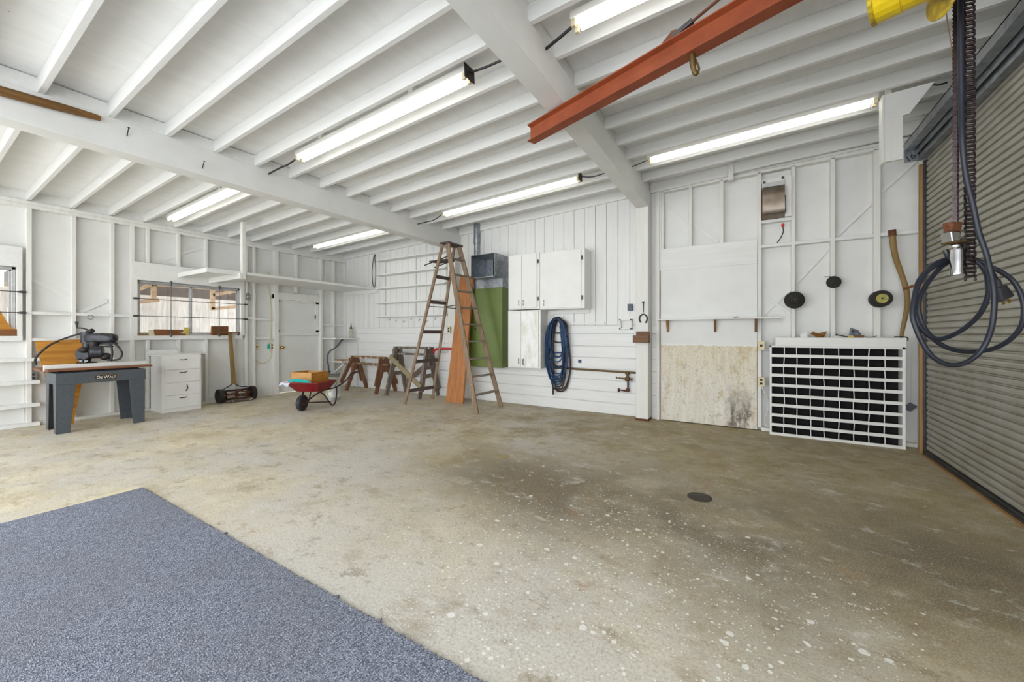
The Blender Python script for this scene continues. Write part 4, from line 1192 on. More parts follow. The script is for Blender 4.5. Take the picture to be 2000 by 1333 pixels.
def cabinet(x0, x1, y0, z0, z1, doors, label, hinge_x=None, handles=()):
    t = thing('wall_cabinet', ((x0 + x1) / 2, 6.05, z0), label, 'cabinet')
    build('carcass', mbx(x0, y0, z0, x1, 6.058, z1), M['gloss_white'], t, bevel=.004)
    for (a, b, mat, ln) in doors:
        d = build('door', mbx(a, y0 - .02, z0 + .02, b, y0 - .001, z1 - .02), mat, t, bevel=.003)
        if ln: d['label'] = ln
        for hx, hz, hm_ in handles:
            if a <= hx <= b:
                build('handle', pull((hx, y0 - .02, hz)), hm_, d, smooth=True)
    if hinge_x is not None:
        for z_ in (z0 + .17, z1 - .15):
            build('hinge', mbx(hinge_x - .012, y0 - .023, z_ - .03, hinge_x + .012, y0 - .002, z_ + .03), M['dark_steel'], t)
    return t


def stained_door():
    t = NT('stained_enamel')
    co = t.xyz()
    col = t.mix(t.ramp(t.noise(7, 5, .7, t.mapping((1, 1, .35))), .47, .68, 0, .75), (240, 240, 238), (206, 198, 172))
    return t.fin(col, .35)


M['stained'] = stained_door()
cabinet(-2.985, -2.205, 5.77, 1.665, 2.605, [(-2.955, -2.262, M['gloss_white'], None)], 'large white single-door wall cabinet, the right of the upper pair', -2.245, [(-2.90, 1.775, M['chrome'])])
cabinet(-3.60, -2.992, 5.77, 1.68, 2.62, [(-3.575, -3.33, M['gloss_white'], None), (-3.326, -3.035, M['gloss_white'], None)], 'narrow white double-door wall cabinet above the stained cabinet', -3.018, [(-3.375, 1.79, M['chrome']), (-3.285, 1.79, M['chrome'])])
cabinet(-3.62, -2.985, 5.79, .685, 1.665, [(-3.59, -3.35, M['gloss_white'], None), (-3.345, -3.015, M['stained'], 'white door with yellowed stains')], 'white wall cabinet with stained door under the two upper cabinets', None, [(-3.385, .80, M['iron']), (-3.30, .79, M['iron'])])
one('cleat', mbx(-2.96, 6.02, 1.60, -2.22, 6.058, 1.664), M['white_wood'], 'white cleat under the large wall cabinet', 'cleat', loc=(-2.6, 6.04, 1.6))

# ------------------------------------------------------------------ hoses on the wall
def coil(name, n, mat, label, zlo, seed, r, xo):
    rnd = random.Random(seed)
    pts = []
    for i in range(n):
        zb_ = zlo[i % len(zlo)]
        wl2 = .115 + rnd.uniform(-.035, .05); wr2 = .115 + rnd.uniform(-.035, .045)
        yo = 6.022 - i * .0085 + rnd.uniform(-.004, .004); cx = -2.77 + xo + rnd.uniform(-.012, .012)
        top = 1.545 - rnd.uniform(0, .03)
        h = top - zb_
        pts += [(cx, yo - .02, top), (cx - wl2 * .8, yo, top - .10 * h - .03), (cx - wl2 * 1.15, yo, top - .40 * h), (cx - wl2 * 1.25, yo, top - .7 * h), (cx - wl2 * .75, yo, zb_ + .05 * h),
                (cx, yo - .012, zb_), (cx + wr2 * .75, yo, zb_ + .05 * h), (cx + wr2 * 1.25, yo, top - .7 * h), (cx + wr2 * 1.1, yo, top - .40 * h), (cx + wr2 * .75, yo, top - .10 * h - .03)]
    return one(name, MB().tube(pts, r, 8, 5), mat, label, 'hose', loc=(-2.77, 6.03, 1.5), smooth=True)


coil('air_hose', 13, M['blue_hose'], 'bundle of blue air hose hanging in long loops on the back wall', [.52, .88, .46, .70, .42, .60, .95, .50, .80, .56], 3, .0105, 0)
coil('rubber_hose', 7, M['brown_hose'], 'dark brown rubber hose hanging together with the blue air hose', [.30, .34, 1.12, .38, .72, .33, 1.28], 8, .0115, .02)
one('hose_hook', MB().cyl((-2.77, 6.06, 1.50), (-2.77, 5.89, 1.52), .02, n=10), M['iron'], 'dark peg carrying the hoses', 'peg', loc=(-2.77, 6.05, 1.5))
one('hose_end', MB().tube([(-2.845, 5.985, 1.30), (-2.85, 5.985, .9), (-2.848, 5.985, .45), (-2.845, 5.985, .24)], .014, 8, 5), M['rubber'], 'loose black hose end hanging straight through the coil', 'hose', loc=(-2.845, 5.985, .24), smooth=True)

# pipe and valves
gp_ = thing('air_pipe', (-2.2, 6.03, .68), 'horizontal brassy air pipe with valves low on the back wall', 'pipe')
build('pipe_run', MB().cyl((-2.98, 6.03, .693), (-1.46, 6.03, .675), .016, n=12).cyl((-1.47, 6.03, .70), (-1.47, 6.03, .56), .009, n=10), M['oldbrass'], gp_, smooth=True)
vl = build('valve', MB().blob((-1.615, 6.02, .665), .035, .03, .03).blob((-1.61, 6.01, .575), .045, .035, .035, p=.8).cyl((-1.61, 6.01, .66), (-1.61, 6.01, .55), .018, n=12).cyl((-1.66, 6.01, .578), (-1.74, 6.0, .585), .014, .01, n=12).cyl((-1.74, 6.0, .585), (-1.775, 6.0, .588), .006, n=8).cyl((-1.57, 6.01, .575), (-1.545, 6.01, .575), .012, n=10), M['oldbrass'], gp_, smooth=True)
build('valve_key', mbx(-1.78, 5.985, .57, -1.772, 6.015, .605), M['iron'], vl)
build('valve_key', mbx(-1.545, 5.99, .545, -1.54, 6.03, .605), M['iron'], vl)
build('drop_pipe', MB().cyl((-1.605, 6.02, .55), (-1.605, 6.02, .40), .014, n=12), M['dark_steel'], gp_, smooth=True)
dv = build('drain_valve', MB().box(-1.63, 6.0, .375, -1.585, 6.04, .43).cyl((-1.63, 6.02, .395), (-1.69, 6.015, .395), .018, .01, n=12).cyl((-1.69, 6.015, .395), (-1.735, 6.015, .395), .008, n=8), M['rust'], gp_, bevel=.004)
build('valve_wheel', MB().cyl((-1.735, 6.015, .395), (-1.752, 6.015, .395), .03, n=16), M['iron'], dv, smooth=True)

plate_box('junction_box', (-1.575, 6.059, 1.67), .072, .045, .105, M['dry_gun'], 'small grey box on the back wall left of the post', 'box', 'y')
fm_ = thing('shadow_frame', (-1.635, 6.06, 1.345), 'small white open frame box beside the post', 'frame')
m_ = MB(); a0, a1, c0, c1 = -1.735, -1.545, 1.335, 1.492
for q_ in ((a0, c0, a1, c0 + .025), (a0, c1 - .025, a1, c1), (a0, c0, a0 + .025, c1), (a1 - .025, c0, a1, c1)):
    m_.box(q_[0], 6.0, q_[1], q_[2], 6.059, q_[3])
build('frame', m_, M['white_wood'], fm_, bevel=.003)
build('back', mbx(a0 + .02, 6.05, c0 + .02, a1 - .02, 6.058, c1 - .02), M['white'], fm_)
pa = []
for i in range(15):
    t_ = math.radians(-62 + i * (304 / 14)); pa.append((-1.336 + .055 * math.sin(PI / 2 + t_ - PI / 2 + PI * 0) * 0, 0, 0))
pa = [(-1.336 + .056 * math.cos(math.radians(a)) * (1.0 if 20 < a < 160 else .98), 5.842, 1.487 + .062 * math.sin(math.radians(a)) * (1.15 if math.sin(math.radians(a)) < 0 else 1)) for a in range(-58, 239, 16)]
hs_ = MB()
for p0, p1 in zip(pa, pa[1:]): hs_.beam(p0, p1, .012, .021, up=Vector(p0) - Vector((-1.336, 5.842, 1.487)))
one('horseshoe', hs_, M['iron'], 'black horseshoe nailed to the white post below a spike', 'horseshoe', loc=(-1.336, 5.842, 1.49))
one('railroad_spike', MB().beam((-1.336, 5.842, 1.575), (-1.336, 5.842, 1.725), .008, .008, w1=.016, h1=.016).blob((-1.336, 5.84, 1.73), .026, .014, .009), M['iron'], 'black rail spike hanging on the white post above the horseshoe', 'spike', loc=(-1.336, 5.842, 1.65))
bb = thing('post_box', (-1.35, 5.84, 1.14), 'small brown wooden box fixed to the white post under the horseshoe', 'box')
build('front', mbx(-1.468, 5.76, 1.138, -1.243, 5.775, 1.245), M['brown'], bb, bevel=.003)
build('back', mbx(-1.436, 5.83, 1.138, -1.243, 5.846, 1.302), M['brown'], bb, bevel=.002)
build('body', mbx(-1.46, 5.775, 1.138, -1.447, 5.846, 1.245).box(-1.258, 5.775, 1.138, -1.245, 5.846, 1.245).box(-1.46, 5.775, 1.138, -1.245, 5.846, 1.15), M['brown'], bb)
one('wall_tag', mbx(-2.428, 6.056, .79, -2.37, 6.0595, .842), M['blue_hose'], 'small dark blue square stuck to the lower siding', 'tag', loc=(-2.4, 6.058, .8))

# ------------------------------------------------------------------ right part of the back wall
sh = thing('bracket_shelf', (-.42, 6.0, 1.47), 'long narrow white shelf on brackets above the stained plywood panel', 'shelf')
build('shelf_board', mbx(-1.17, 5.90, 1.462, .33, 6.048, 1.480), M['white_wood'], sh, bevel=.002)
build('back_ledge', mbx(-1.13, 6.03, 1.480, .07, 6.048, 1.565), M['white_wood'], sh)
for x, mt_ in ((-1.035, 'tan'), (-.42, 'brown'), (.052, 'brown')):
    build('bracket', MB().prism([(x - .012, 6.048, 1.462), (x - .012, 5.95, 1.462), (x - .012, 6.025, 1.29), (x - .012, 6.048, 1.29)], (.024, 0, 0)), M[mt_], sh)
one('chip', MB().blob((-.17, 5.98, 1.488), .03, .012, .008), M['brown_y'], 'small wood chip lying on the bracket shelf', 'chip', loc=(-.17, 5.98, 1.48))
plate_box('light_switch', (.112, 6.059, 1.115), .075, .05, .115, M['cream'], 'cream switch box beside the stained panel', 'switch', 'y', 1)
plate_box('outlet', (.112, 6.059, .645), .075, .05, .11, M['cream'], 'cream outlet with a white cord beside the pigeonhole unit', 'outlet', 'y', 2)
cable([(.115, 6.0, .59), (.14, 6.02, .52), (.185, 6.06, .42), (.19, 6.06, .28), (.15, 6.06, .16), (.18, 6.06, .05)], .006, M['wire_white'], 'white cord running down from the outlet beside the pigeonhole unit')
fan = thing('vent_fan', (.25, 6.06, 2.98), 'stainless curved vent fan housing set between two studs', 'fan')
build('housing', mbx(.116, 6.045, 2.756, .30, 6.148, 3.22), M['rust'], fan)
dm = MB(); pr = []
for i in range(13):
    a = -PI / 2 + PI * i / 12
    pr.append((5.985 - .055 * math.cos(a), 2.965 + .185 * math.sin(a)))
poly = [(.125, 6.05, 2.752)] + [(.125, y_, z_ - .0) for y_, z_ in pr] + [(.125, 6.05, 3.15)]
dm.prism(poly, (.235, 0, 0))
build('drum', dm, M['fan_steel'], fan, smooth=True)
build('top_flange', mbx(.12, 6.0, 3.14, .362, 6.05, 3.205), M['alu'], fan)
build('side_plate', mbx(.364, 6.02, 2.752, .431, 6.06, 3.25).box(.12, 6.05, 3.2, .431, 6.058, 3.27), M['gloss_white'], fan)
for x, z_ in ((.145, 3.232), (.345, 3.255)):
    build('bolt', MB().cyl((x, 6.05, z_), (x, 6.03, z_), .016, n=8), M['dark_steel'], fan)
build('fan_wire', MB().tube([(.367, 6.01, 3.02), (.372, 6.0, 2.96), (.372, 6.0, 2.8)], .004, 6, 4), M['dark'], fan)
pg = thing('pigtail_cord', (.34, 6.1, 2.66), 'short black cord with red connector under the vent fan', 'cord')
build('cord', MB().tube([(.345, 6.05, 2.63), (.35, 6.05, 2.57), (.325, 6.05, 2.5), (.285, 6.06, 2.436)], .006, 8, 5), M['dark'], pg, smooth=True)
build('connector', MB().blob((.345, 6.05, 2.65), .018, .014, .026), M['redplastic'], pg, smooth=True)

def disc(c, prof, label, lblr=None):
    t = thing('grinding_wheel', c, label, 'wheel')
    build('disc', MB().lathe(prof, c, (0, -1, 0), 36), M['wheel_black'], t, smooth=True)
    if lblr:
        build('paper_label', MB().lathe([(lblr, prof[-2][1]), (lblr, prof[-2][1] + .002), (.0, prof[-2][1] + .002)], c, (0, -1, 0), 24), M['disc_label'], t)
    h = prof[-2][1] + (.0022 if lblr else .0)
    build('arbor_hole', MB().lathe([(.011, h), (.011, h + .002), (0, h + .002)], c, (0, -1, 0), 14), M['dark'], t)
    build('peg', MB().cyl((c[0], 6.06, c[2]), (c[0], 6.0, c[2]), .006, n=8), M['iron'], t)
    return t


disc((.463, 6.055, 1.69), [(0, 0), (.095, 0), (.107, .02), (.107, .032), (.088, .05), (.062, .058), (.055, .08), (.05, .10), (.03, .10), (.027, .115), (0, .115)], 'stepped black grinding wheel hanging on the left of the three studs')
disc((.85, 6.055, 1.89), [(0, 0), (.072, 0), (.073, .012), (.06, .016), (0, .016)], 'thin black disc hanging highest, on the middle stud')
disc((1.255, 6.055, 1.665), [(0, 0), (.086, 0), (.096, .02), (.092, .14), (.086, .15), (.0, .15)], 'thick black grinding wheel with yellow paper label on the right stud', .052)
one('hook_nail', MB().cyl((.76, 6.05, 1.962), (.83, 6.02, 1.955), .004, n=6), M['iron'], 'thin nail above the highest black disc', 'nail', loc=(.8, 6.04, 1.96))

def snath():
    t = thing('scythe_handle', (1.43, 6.0, 1.225), 'bent bare wooden scythe handle standing on the pigeonhole unit', 'handle')
    pts = [(1.43, 5.985, 1.224), (1.445, 6.0, 1.33), (1.468, 6.01, 1.46), (1.486, 6.02, 1.60), (1.483, 6.03, 1.74), (1.455, 6.03, 1.88), (1.425, 6.03, 2.0), (1.395, 6.03, 2.12), (1.375, 6.03, 2.26), (1.366, 6.03, 2.39), (1.364, 6.03, 2.44)]
    build('shaft', MB().tube(pts, .028, 14, 5, radii=[.016, .02, .022, .025, .025, .025, .027, .028, .030, .031]), M['stick'], t, smooth=True)
    lab(build('ferrule', MB().tube([(1.3665, 6.03, 2.375), (1.365, 6.03, 2.41), (1.363, 6.03, 2.445)], .034, 14, 3), M['rust'], t, smooth=True), 'rusty metal ferrule')
    build('grip_peg', MB().tube([(1.45, 6.02, 1.775), (1.49, 6.0, 1.782), (1.525, 5.99, 1.795), (1.535, 5.99, 1.8)], .016, 10, 4), M['brown_y'], t, smooth=True)
    return t


snath()
# pigeonhole unit
ph = thing('pigeonhole_unit', (.82, 5.98, .0), 'white pigeonhole unit with nine rows of dark compartments by the roller door', 'shelf unit')
PX = [.217, .349, .476, .611, .740, .879, 1.012, 1.142, 1.276, 1.428]
PZ = [.018, .130, .252, .376, .500, .625, .750, .873, .995, 1.112]
YF, YK = 5.90, 6.052
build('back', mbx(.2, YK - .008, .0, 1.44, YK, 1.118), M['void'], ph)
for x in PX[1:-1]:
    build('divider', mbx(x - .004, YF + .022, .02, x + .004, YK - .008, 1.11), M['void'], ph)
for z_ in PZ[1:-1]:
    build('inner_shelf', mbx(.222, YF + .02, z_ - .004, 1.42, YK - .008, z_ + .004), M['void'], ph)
rnd = random.Random(4)
for x in PX[1:-1]:
    st_ = MB()
    for z0_, z1_ in zip(PZ, PZ[1:]):
        j0, j1 = rnd.uniform(-.006, .006), rnd.uniform(-.006, .006)
        st_.hexa([(x + j0 - .0038, YF + .006, z0_), (x + j0 + .0038, YF + .006, z0_), (x + j0 + .0038, YF + .02, z0_), (x + j0 - .0038, YF + .02, z0_), (x + j1 - .0038, YF + .006, z1_), (x + j1 + .0038, YF + .006, z1_), (x + j1 + .0038, YF + .02, z1_), (x + j1 - .0038, YF + .02, z1_)])
    build('divider_edge', st_, M['gloss_white'], ph)
for i, z_ in enumerate(PZ[1:-1]):
    build('lip', mbx(.207, YF - .006, z_ - .0185, 1.436 + .004 * (i % 2), YF + .006, z_ + .0185), M['gloss_white'], ph, bevel=.002)
build('side', mbx(.200, YF, .0, .222, YK, 1.118), M['gloss_white'], ph, bevel=.002)
build('side', mbx(1.418, YF, .0, 1.444, YK, 1.118), M['gloss_white'], ph, bevel=.002)
build('base_rail', mbx(.205, YF - .006, .0, 1.443, YF + .012, .032), M['gloss_white'], ph, bevel=.002)
build('top_rail', mbx(.2, YF + .0, 1.098, 1.444, YK, 1.118), M['gloss_white'], ph)
build('top_box', mbx(.259, YF - .012, 1.118, 1.448, YK + .03, 1.222), M['gloss_white'], ph, bevel=.004)
# bits lying on top of it
TZ = 1.2225
one('white_block', MB().prism([(.52, 5.99, TZ), (.59, 5.99, TZ), (.59, 5.99, TZ + .05), (.56, 5.99, TZ + .062), (.535, 5.99, TZ + .045), (.52, 5.99, TZ + .05)], (0, .05, 0)), M['white_wood'], 'small white offcut on the left end of the pigeonhole unit', 'block', loc=(.55, 6.0, TZ))
lf = MB(); rl_ = random.Random(11)
for k in range(9):
    a = rl_.uniform(0, 2 * PI); c = Vector((.70 + rl_.uniform(-.045, .045), 5.97 + rl_.uniform(-.02, .02), TZ + .022 + rl_.uniform(0, .02)))
    d1 = Vector((math.cos(a), math.sin(a) * .6, rl_.uniform(-.1, 1.0))) * .056; d2 = Vector((-math.sin(a), math.cos(a) * .6, rl_.uniform(-.1, .6))) * .042
    lf.prism([c - d1, c - d1 * .2 - d2, c + d1, c + d1 * .1 + d2], Vector((.002, .003, .002)))
for p_ in lf.v: p_.z = max(p_.z, TZ + .001)
one('dry_leaves', lf, M['leaf'], 'crumpled dry brown leaf on top of the pigeonhole unit', 'leaf', loc=(.7, 5.97, TZ))
one('tape_roll', MB().lathe([(.04, 0), (.042, .003), (.042, .018), (.03, .018), (.03, .004)], (.88, 5.99, TZ + .0005), n=24), M['white_label'], 'white round lid next to the dry leaf', 'lid', loc=(.88, 5.99, TZ))
one('long_screw', MB().cyl((.86, 5.93, TZ + .034), (.965, 5.93, TZ + .008), .005, n=8).cyl((.853, 5.93, TZ + .038), (.86, 5.93, TZ + .034), .011, n=10), M['iron'], 'dark bolt leaning next to the blue card box', 'bolt', loc=(.9, 5.93, TZ))
cb = thing('card_box', (1.02, 5.98, TZ), 'open blue and yellow card box on top of the pigeonhole unit', 'box')
build('card', MB().prism([(.975, 5.96, TZ + .028), (1.085, 5.96, TZ + .028), (1.07, 6.02, TZ + .085), (1.0, 6.02, TZ + .115)], (0, .003, .003)), M['blue_card'], cb)
build('flap', MB().prism([(1.01, 5.985, TZ + .082), (1.09, 5.985, TZ + .045), (1.085, 5.992, TZ + .038), (1.005, 5.992, TZ + .075)], (0, .012, 0)), M['iron'], cb)
build('lower_box', MB().box(1.02, 5.95, TZ + .0005, 1.11, 6.0, TZ + .028), M['brown'], cb)
one('yellow_carton', MB().box(.96, 5.93, TZ + .0005, 1.018, 5.97, TZ + .02), M['yellow_card'], 'small flat yellow packet beside the blue card box', 'packet', loc=(.99, 5.95, TZ))
one('staple_hook', MB().tube([(1.11, 5.915, TZ + .012), (1.14, 5.913, TZ + .006), (1.18, 5.92, TZ + .01), (1.21, 5.925, TZ + .022)], .004, 6, 4), M['iron'], 'thin bent dark wire on the front edge of the pigeonhole unit', 'wire', loc=(1.15, 5.915, TZ))
one('bent_rod', MB().tube([(1.36, 5.95, TZ + .01), (1.41, 5.94, TZ + .012), (1.455, 5.93, TZ + .008), (1.468, 5.925, TZ - .012), (1.464, 5.925, TZ - .03)], .006, 8, 4), M['iron'], 'bent dark rod at the foot of the scythe handle', 'rod', loc=(1.42, 5.94, TZ))
dp = thing('hanging_plate', (1.54, 6.12, .44), 'dark grey square pad hanging by a string near the roller door foot', 'pad')
build('pad', MB().prism([(1.48, 6.11, .425), (1.538, 6.11, .49), (1.592, 6.11, .452), (1.535, 6.11, .385)], (0, .03, 0)), M['dry_gun'], dp, bevel=.004)
build('string', MB().cyl((1.54, 6.12, .485), (1.55, 6.13, 1.15), .002, n=6), M['wire_white'], dp)

# ------------------------------------------------------------------ jib boom with chain hoist
JA = Vector((.9494, -.3140, 0)); JN = Vector((.3140, .9494, 0))
J0 = Vector((-1.657, 3.031, 0))
jb = thing('jib_boom', J0 + Vector((1.6, -.5, 3.0)), 'rust red steel I-beam boom hung under the ceiling at upper right', 'beam')
z0, z1, L_ = 2.955, 3.10, 2.95
def jp(t, n=0.0, z=0.0): return J0 + JA * t + JN * n + UP * z
bm_ = MB(); hw, tw = .043, .005
prof = [(-hw, z0), (hw, z0), (hw, z0 + .008), (tw, z0 + .017), (tw, z1 - .017), (hw, z1 - .008), (hw, z1), (-hw, z1), (-hw, z1 - .008), (-tw, z1 - .017), (-tw, z0 + .017), (-hw, z0 + .008)]
bm_.prism([jp(0, n_, z_) for n_, z_ in prof], JA * L_)
build('i_beam', bm_, M['ibeam'], jb)
build('tie_lug', MB().prism([jp(1.19, -.005, z1), jp(1.40, -.005, z1), jp(1.36, -.005, z1 + .055), jp(1.30, -.005, z1 + .075), jp(1.24, -.005, z1 + .04)], JN * .012), M['rust'], jb, bevel=.003)
build('tie_rod', MB().cyl(jp(1.40, 0, z1 + .05), jp(2.85, 0, zb(.9) + .01), .0095, n=10), M['rust'], jb, smooth=True)
build('tie_clevis', MB().beam(jp(1.31, 0, z1 + .03), jp(1.43, 0, z1 + .058), .032, .03), M['dark_steel'], jb, bevel=.004)
build('hanger', MB().box(*jp(2.75, -.03, z1), *jp(2.83, .03, zb(1.0) + .02)), M['rust'], jb)
sp = MB()
c = jp(1.425, 0, z0)
R1 = R_
sp.tube([c + UP * .0, c + R1 * .004 - UP * .05, c + R1 * .012 - UP * .095, c + R1 * .022 - UP * .115, c + R1 * .036 - UP * .105, c + R1 * .042 - UP * .08, c + R1 * .03 - UP * .05, c + R1 * .022 - UP * .03], .009, 10, 6, radii=[.018, .018, .014, .014, .008, .006, .006, .006])
one('strap_loop', sp, M['oldbrass'], 'dark strap loop hanging under the rust red boom', 'strap', loc=c, smooth=True)

hst = thing('chain_hoist', at(1790, 0, 1.6), 'yellow electric chain hoist hanging from the boom at the top right corner', 'hoist')
hp0, hp1 = Vector((.402, 2.062, 2.622)), Vector((.96, 1.877, 2.622))
hax = (hp1 - hp0).normalized(); hn = Vector((-hax.y, hax.x, 0))
def hp(t, n=0.0, z=0.0): return hp0 + hax * t + hn * n + UP * z
body = MB()
body.prism([hp(.012, .115 * math.cos(2 * PI * i / 28 + .11), .122 * math.sin(2 * PI * i / 28 + .11)) for i in range(28)], hax * .075)
body.prism([hp(.085, .113 * math.cos(2 * PI * i / 28 + .11), .119 * math.sin(2 * PI * i / 28 + .11)) for i in range(28)], hax * .30)
build('motor_housing', body, M['yellow'], hst, bevel=.006)
lab(build('end_rim', MB().prism([hp(0, .118 * math.cos(2 * PI * i / 28), .126 * math.sin(2 * PI * i / 28)) for i in range(28)], hax * .014), M['yellow_worn'], hst, bevel=.004), 'worn yellow rim')
build('raised_pad', MB().prism([hp(.12, -.106, -.05), hp(.12, -.09, -.085), hp(.12, -.07, -.098), hp(.12, -.112, -.0), hp(.12, -.106, .05)][::-1], hax * .2), M['yellow'], hst, bevel=.008)
build('gear_case', MB().prism([hp(.385, .13 * math.cos(2 * PI * i / 20), .14 * math.sin(2 * PI * i / 20)) for i in range(20)], hax * .16), M['yellow_worn'], hst, bevel=.01)
gfc = at(1836, -4, 1.5)
build('guide_flange', MB().prism([gfc + (hn * .8 - hax * .6) * (.07 * math.cos(2 * PI * i / 22)) + UP * (.076 * math.sin(2 * PI * i / 22)) for i in range(22)], hax * .012), M['yellow_worn'], hst, bevel=.003)
build('chain_guide', MB().prism([gfc + hax * .012 + hn * (.045 * math.cos(2 * PI * i / 16)) + UP * (.02 + .045 * math.sin(2 * PI * i / 16)) for i in range(16)], hax * .10), M['dark_steel'], hst)
build('suspension', MB().box(*(hp(.24, -.02, .1)), *(hp(.27, .02, z0 - 2.6))), M['dark_steel'], hst)

def roller_chain(ptop, pbot, wdir, pitch=.0159, w=.0085, hh=.0075):
    """links seen flat across wdir: two waisted side plates per link and a roller"""
    p0, p1 = Vector(ptop), Vector(pbot)
    d = (p1 - p0); n_ = int(d.length / pitch); d.normalize()
    wdir = (Vector(wdir) - d * Vector(wdir).dot(d)).normalized(); nd = d.cross(wdir)
    m = MB()
    for i in range(n_):
        a = p0 + d * (i * pitch)
        off = w + (.0028 if i % 2 else 0)
        for s in (-1, 1):
            c = a + wdir * (s * off)
            pl_ = []
            for (u, v_) in ((-.3, 0), (-.2, .75), (.0, 1), (.25, .9), (.5, .62), (.75, .9), (1.0, 1), (1.2, .75), (1.3, 0), (1.2, -.75), (1.0, -1), (.75, -.9), (.5, -.62), (.25, -.9), (.0, -1), (-.2, -.75)):
                pl_.append(c + d * (u * pitch) + nd * (v_ * hh))
            m.prism(pl_, wdir * (s * .0018))
        m.cyl(a - wdir * (w + .005), a + wdir * (w + .005), .0036, n=6)
        m.cyl(a - wdir * w, a + wdir * w, .0054, n=8)
    return m


cA, cB = at(1867, -40, 1.56), at(1866.5, 436, 1.56)
cC, cD = at(1893, -40, 1.53), at(1895, 553, 1.53)
build('load_chain', roller_chain(cA, cB, R_ * .85 + V_ * .5, w=.009), M['chain'], hst)
build('load_chain', roller_chain(cC, cD, R_ * .92 - V_ * .38, w=.0105), M['chain'], hst)
hb = build('chain_block', MB().prism([at(1856, 433, 1.545), at(1881, 433, 1.545), at(1878, 452, 1.545), at(1859, 452, 1.545)], V_ * .03).box(*at(1851, 437, 1.55), *at(1857, 446, 1.57)), M['rust'], hst, bevel=.003)
build('shackle', MB().prism([at(1858, 452, 1.54), at(1878.5, 452, 1.54), at(1875, 473, 1.54), at(1861, 473, 1.54)], V_ * .04), M['chrome'], hb, bevel=.003)
build('cross_plate', MB().beam(at(1851, 474, 1.555), at(1885, 474, 1.555), .05, .006), M['oldbrass'], hb)
build('swivel', MB().blob(at(1866, 481, 1.555), .016, .016, .014).lathe([(.0, 0), (.021, .0), (.0215, .006), (.0195, .012), (.0195, .098), (.018, .102), (0, .102)], at(1869, 537, 1.555), n=24), M['chrome'], hb, smooth=True)
hkp = [at(1876, 470, 1.58), at(1884, 480, 1.585), at(1886, 495, 1.585), at(1879, 508, 1.59), at(1866, 511, 1.60), at(1856, 505, 1.60), at(1849, 495, 1.60), at(1846, 488, 1.60)]
build('hook', MB().tube(hkp, .012, 10, 5, radii=[.012, .013, .014, .014, .013, .011, .008]), M['dark_steel'], hb, smooth=True)
cq = lambda u, v, d: at(1770 + u / 5.126, 480 + v / 5.126, d)
path = [at(1875.5, -30, 1.52), at(1876.5, 90, 1.52), at(1877.5, 200, 1.52), at(1879, 270, 1.51), at(1886, 340, 1.51), at(1900, 400, 1.50), at(1912, 455, 1.49), cq(800, 80, 1.48), cq(838, 240, 1.47), cq(870, 400, 1.47), cq(882, 560, 1.47), cq(862, 780, 1.47), cq(805, 960, 1.47), cq(720, 1085, 1.48), cq(600, 1170, 1.49), cq(480, 1198, 1.50), cq(350, 1170, 1.51), cq(230, 1080, 1.52), cq(150, 950, 1.53), cq(95, 820, 1.54), cq(62, 700, 1.55), cq(75, 560, 1.56), cq(118, 400, 1.575), cq(220, 250, 1.59), cq(390, 160, 1.605),
        cq(560, 130, 1.62), cq(700, 160, 1.60), cq(790, 260, 1.58), cq(818, 380, 1.565), cq(815, 510, 1.555), cq(745, 670, 1.55), cq(620, 800, 1.545), cq(480, 890, 1.54), cq(340, 935, 1.54), cq(220, 900, 1.54), cq(112, 780, 1.545), cq(78, 640, 1.555), cq(92, 470, 1.57), cq(140, 330, 1.585), cq(260, 200, 1.60), cq(400, 140, 1.61),
        cq(560, 110, 1.625), cq(720, 150, 1.62), cq(850, 215, 1.60), cq(960, 270, 1.59), cq(1065, 350, 1.58), cq(1140, 470, 1.57), cq(1178, 620, 1.565), cq(1155, 800, 1.56), cq(1040, 940, 1.56), cq(880, 1030, 1.56), cq(700, 1062, 1.56), cq(500, 1050, 1.56), cq(330, 980, 1.56), cq(190, 840, 1.565), cq(132, 700, 1.57), cq(126, 560, 1.58), cq(170, 440, 1.59), cq(280, 290, 1.60), cq(400, 180, 1.61), cq(600, 120, 1.63), cq(760, 170, 1.63), cq(850, 260, 1.63), cq(905, 370, 1.63)]
pwc = thing('power_cord', path[30], 'thick dark blue power cord with plug coiled on the hoist hook', 'cord')
build('cable', MB().tube(path, .0088, 10, 5), M['cord_blue'], pwc, smooth=True)
pl0, pl1 = cq(895, 340, 1.63), cq(965, 500, 1.63)
plg = build('plug', MB().tube([pl0, cq(925, 420, 1.63)], .013, 12, 0).beam(cq(925, 410, 1.63), cq(985, 535, 1.63), .036, .03, up=V_, w1=.056, h1=.034), M['rubber'], pwc, bevel=.005)
for a_, b_ in (((955, 535), (980, 588)), ((1015, 525), (1038, 570))):
    build('prong', MB().beam(cq(*a_, 1.63), cq(*b_, 1.63), .003, .009, up=R_), M['brass'], plg)
one('thin_cord', MB().tube([at(1847, 5, 1.62), at(1850, 40, 1.62), at(1858, 90, 1.62), at(1862, 160, 1.60), at(1863, 330, 1.58)], .0016, 6, 5), M['stick'], 'thin frayed string hanging from the hoist beside the chain', 'string', loc=at(1850, 40, 1.62))

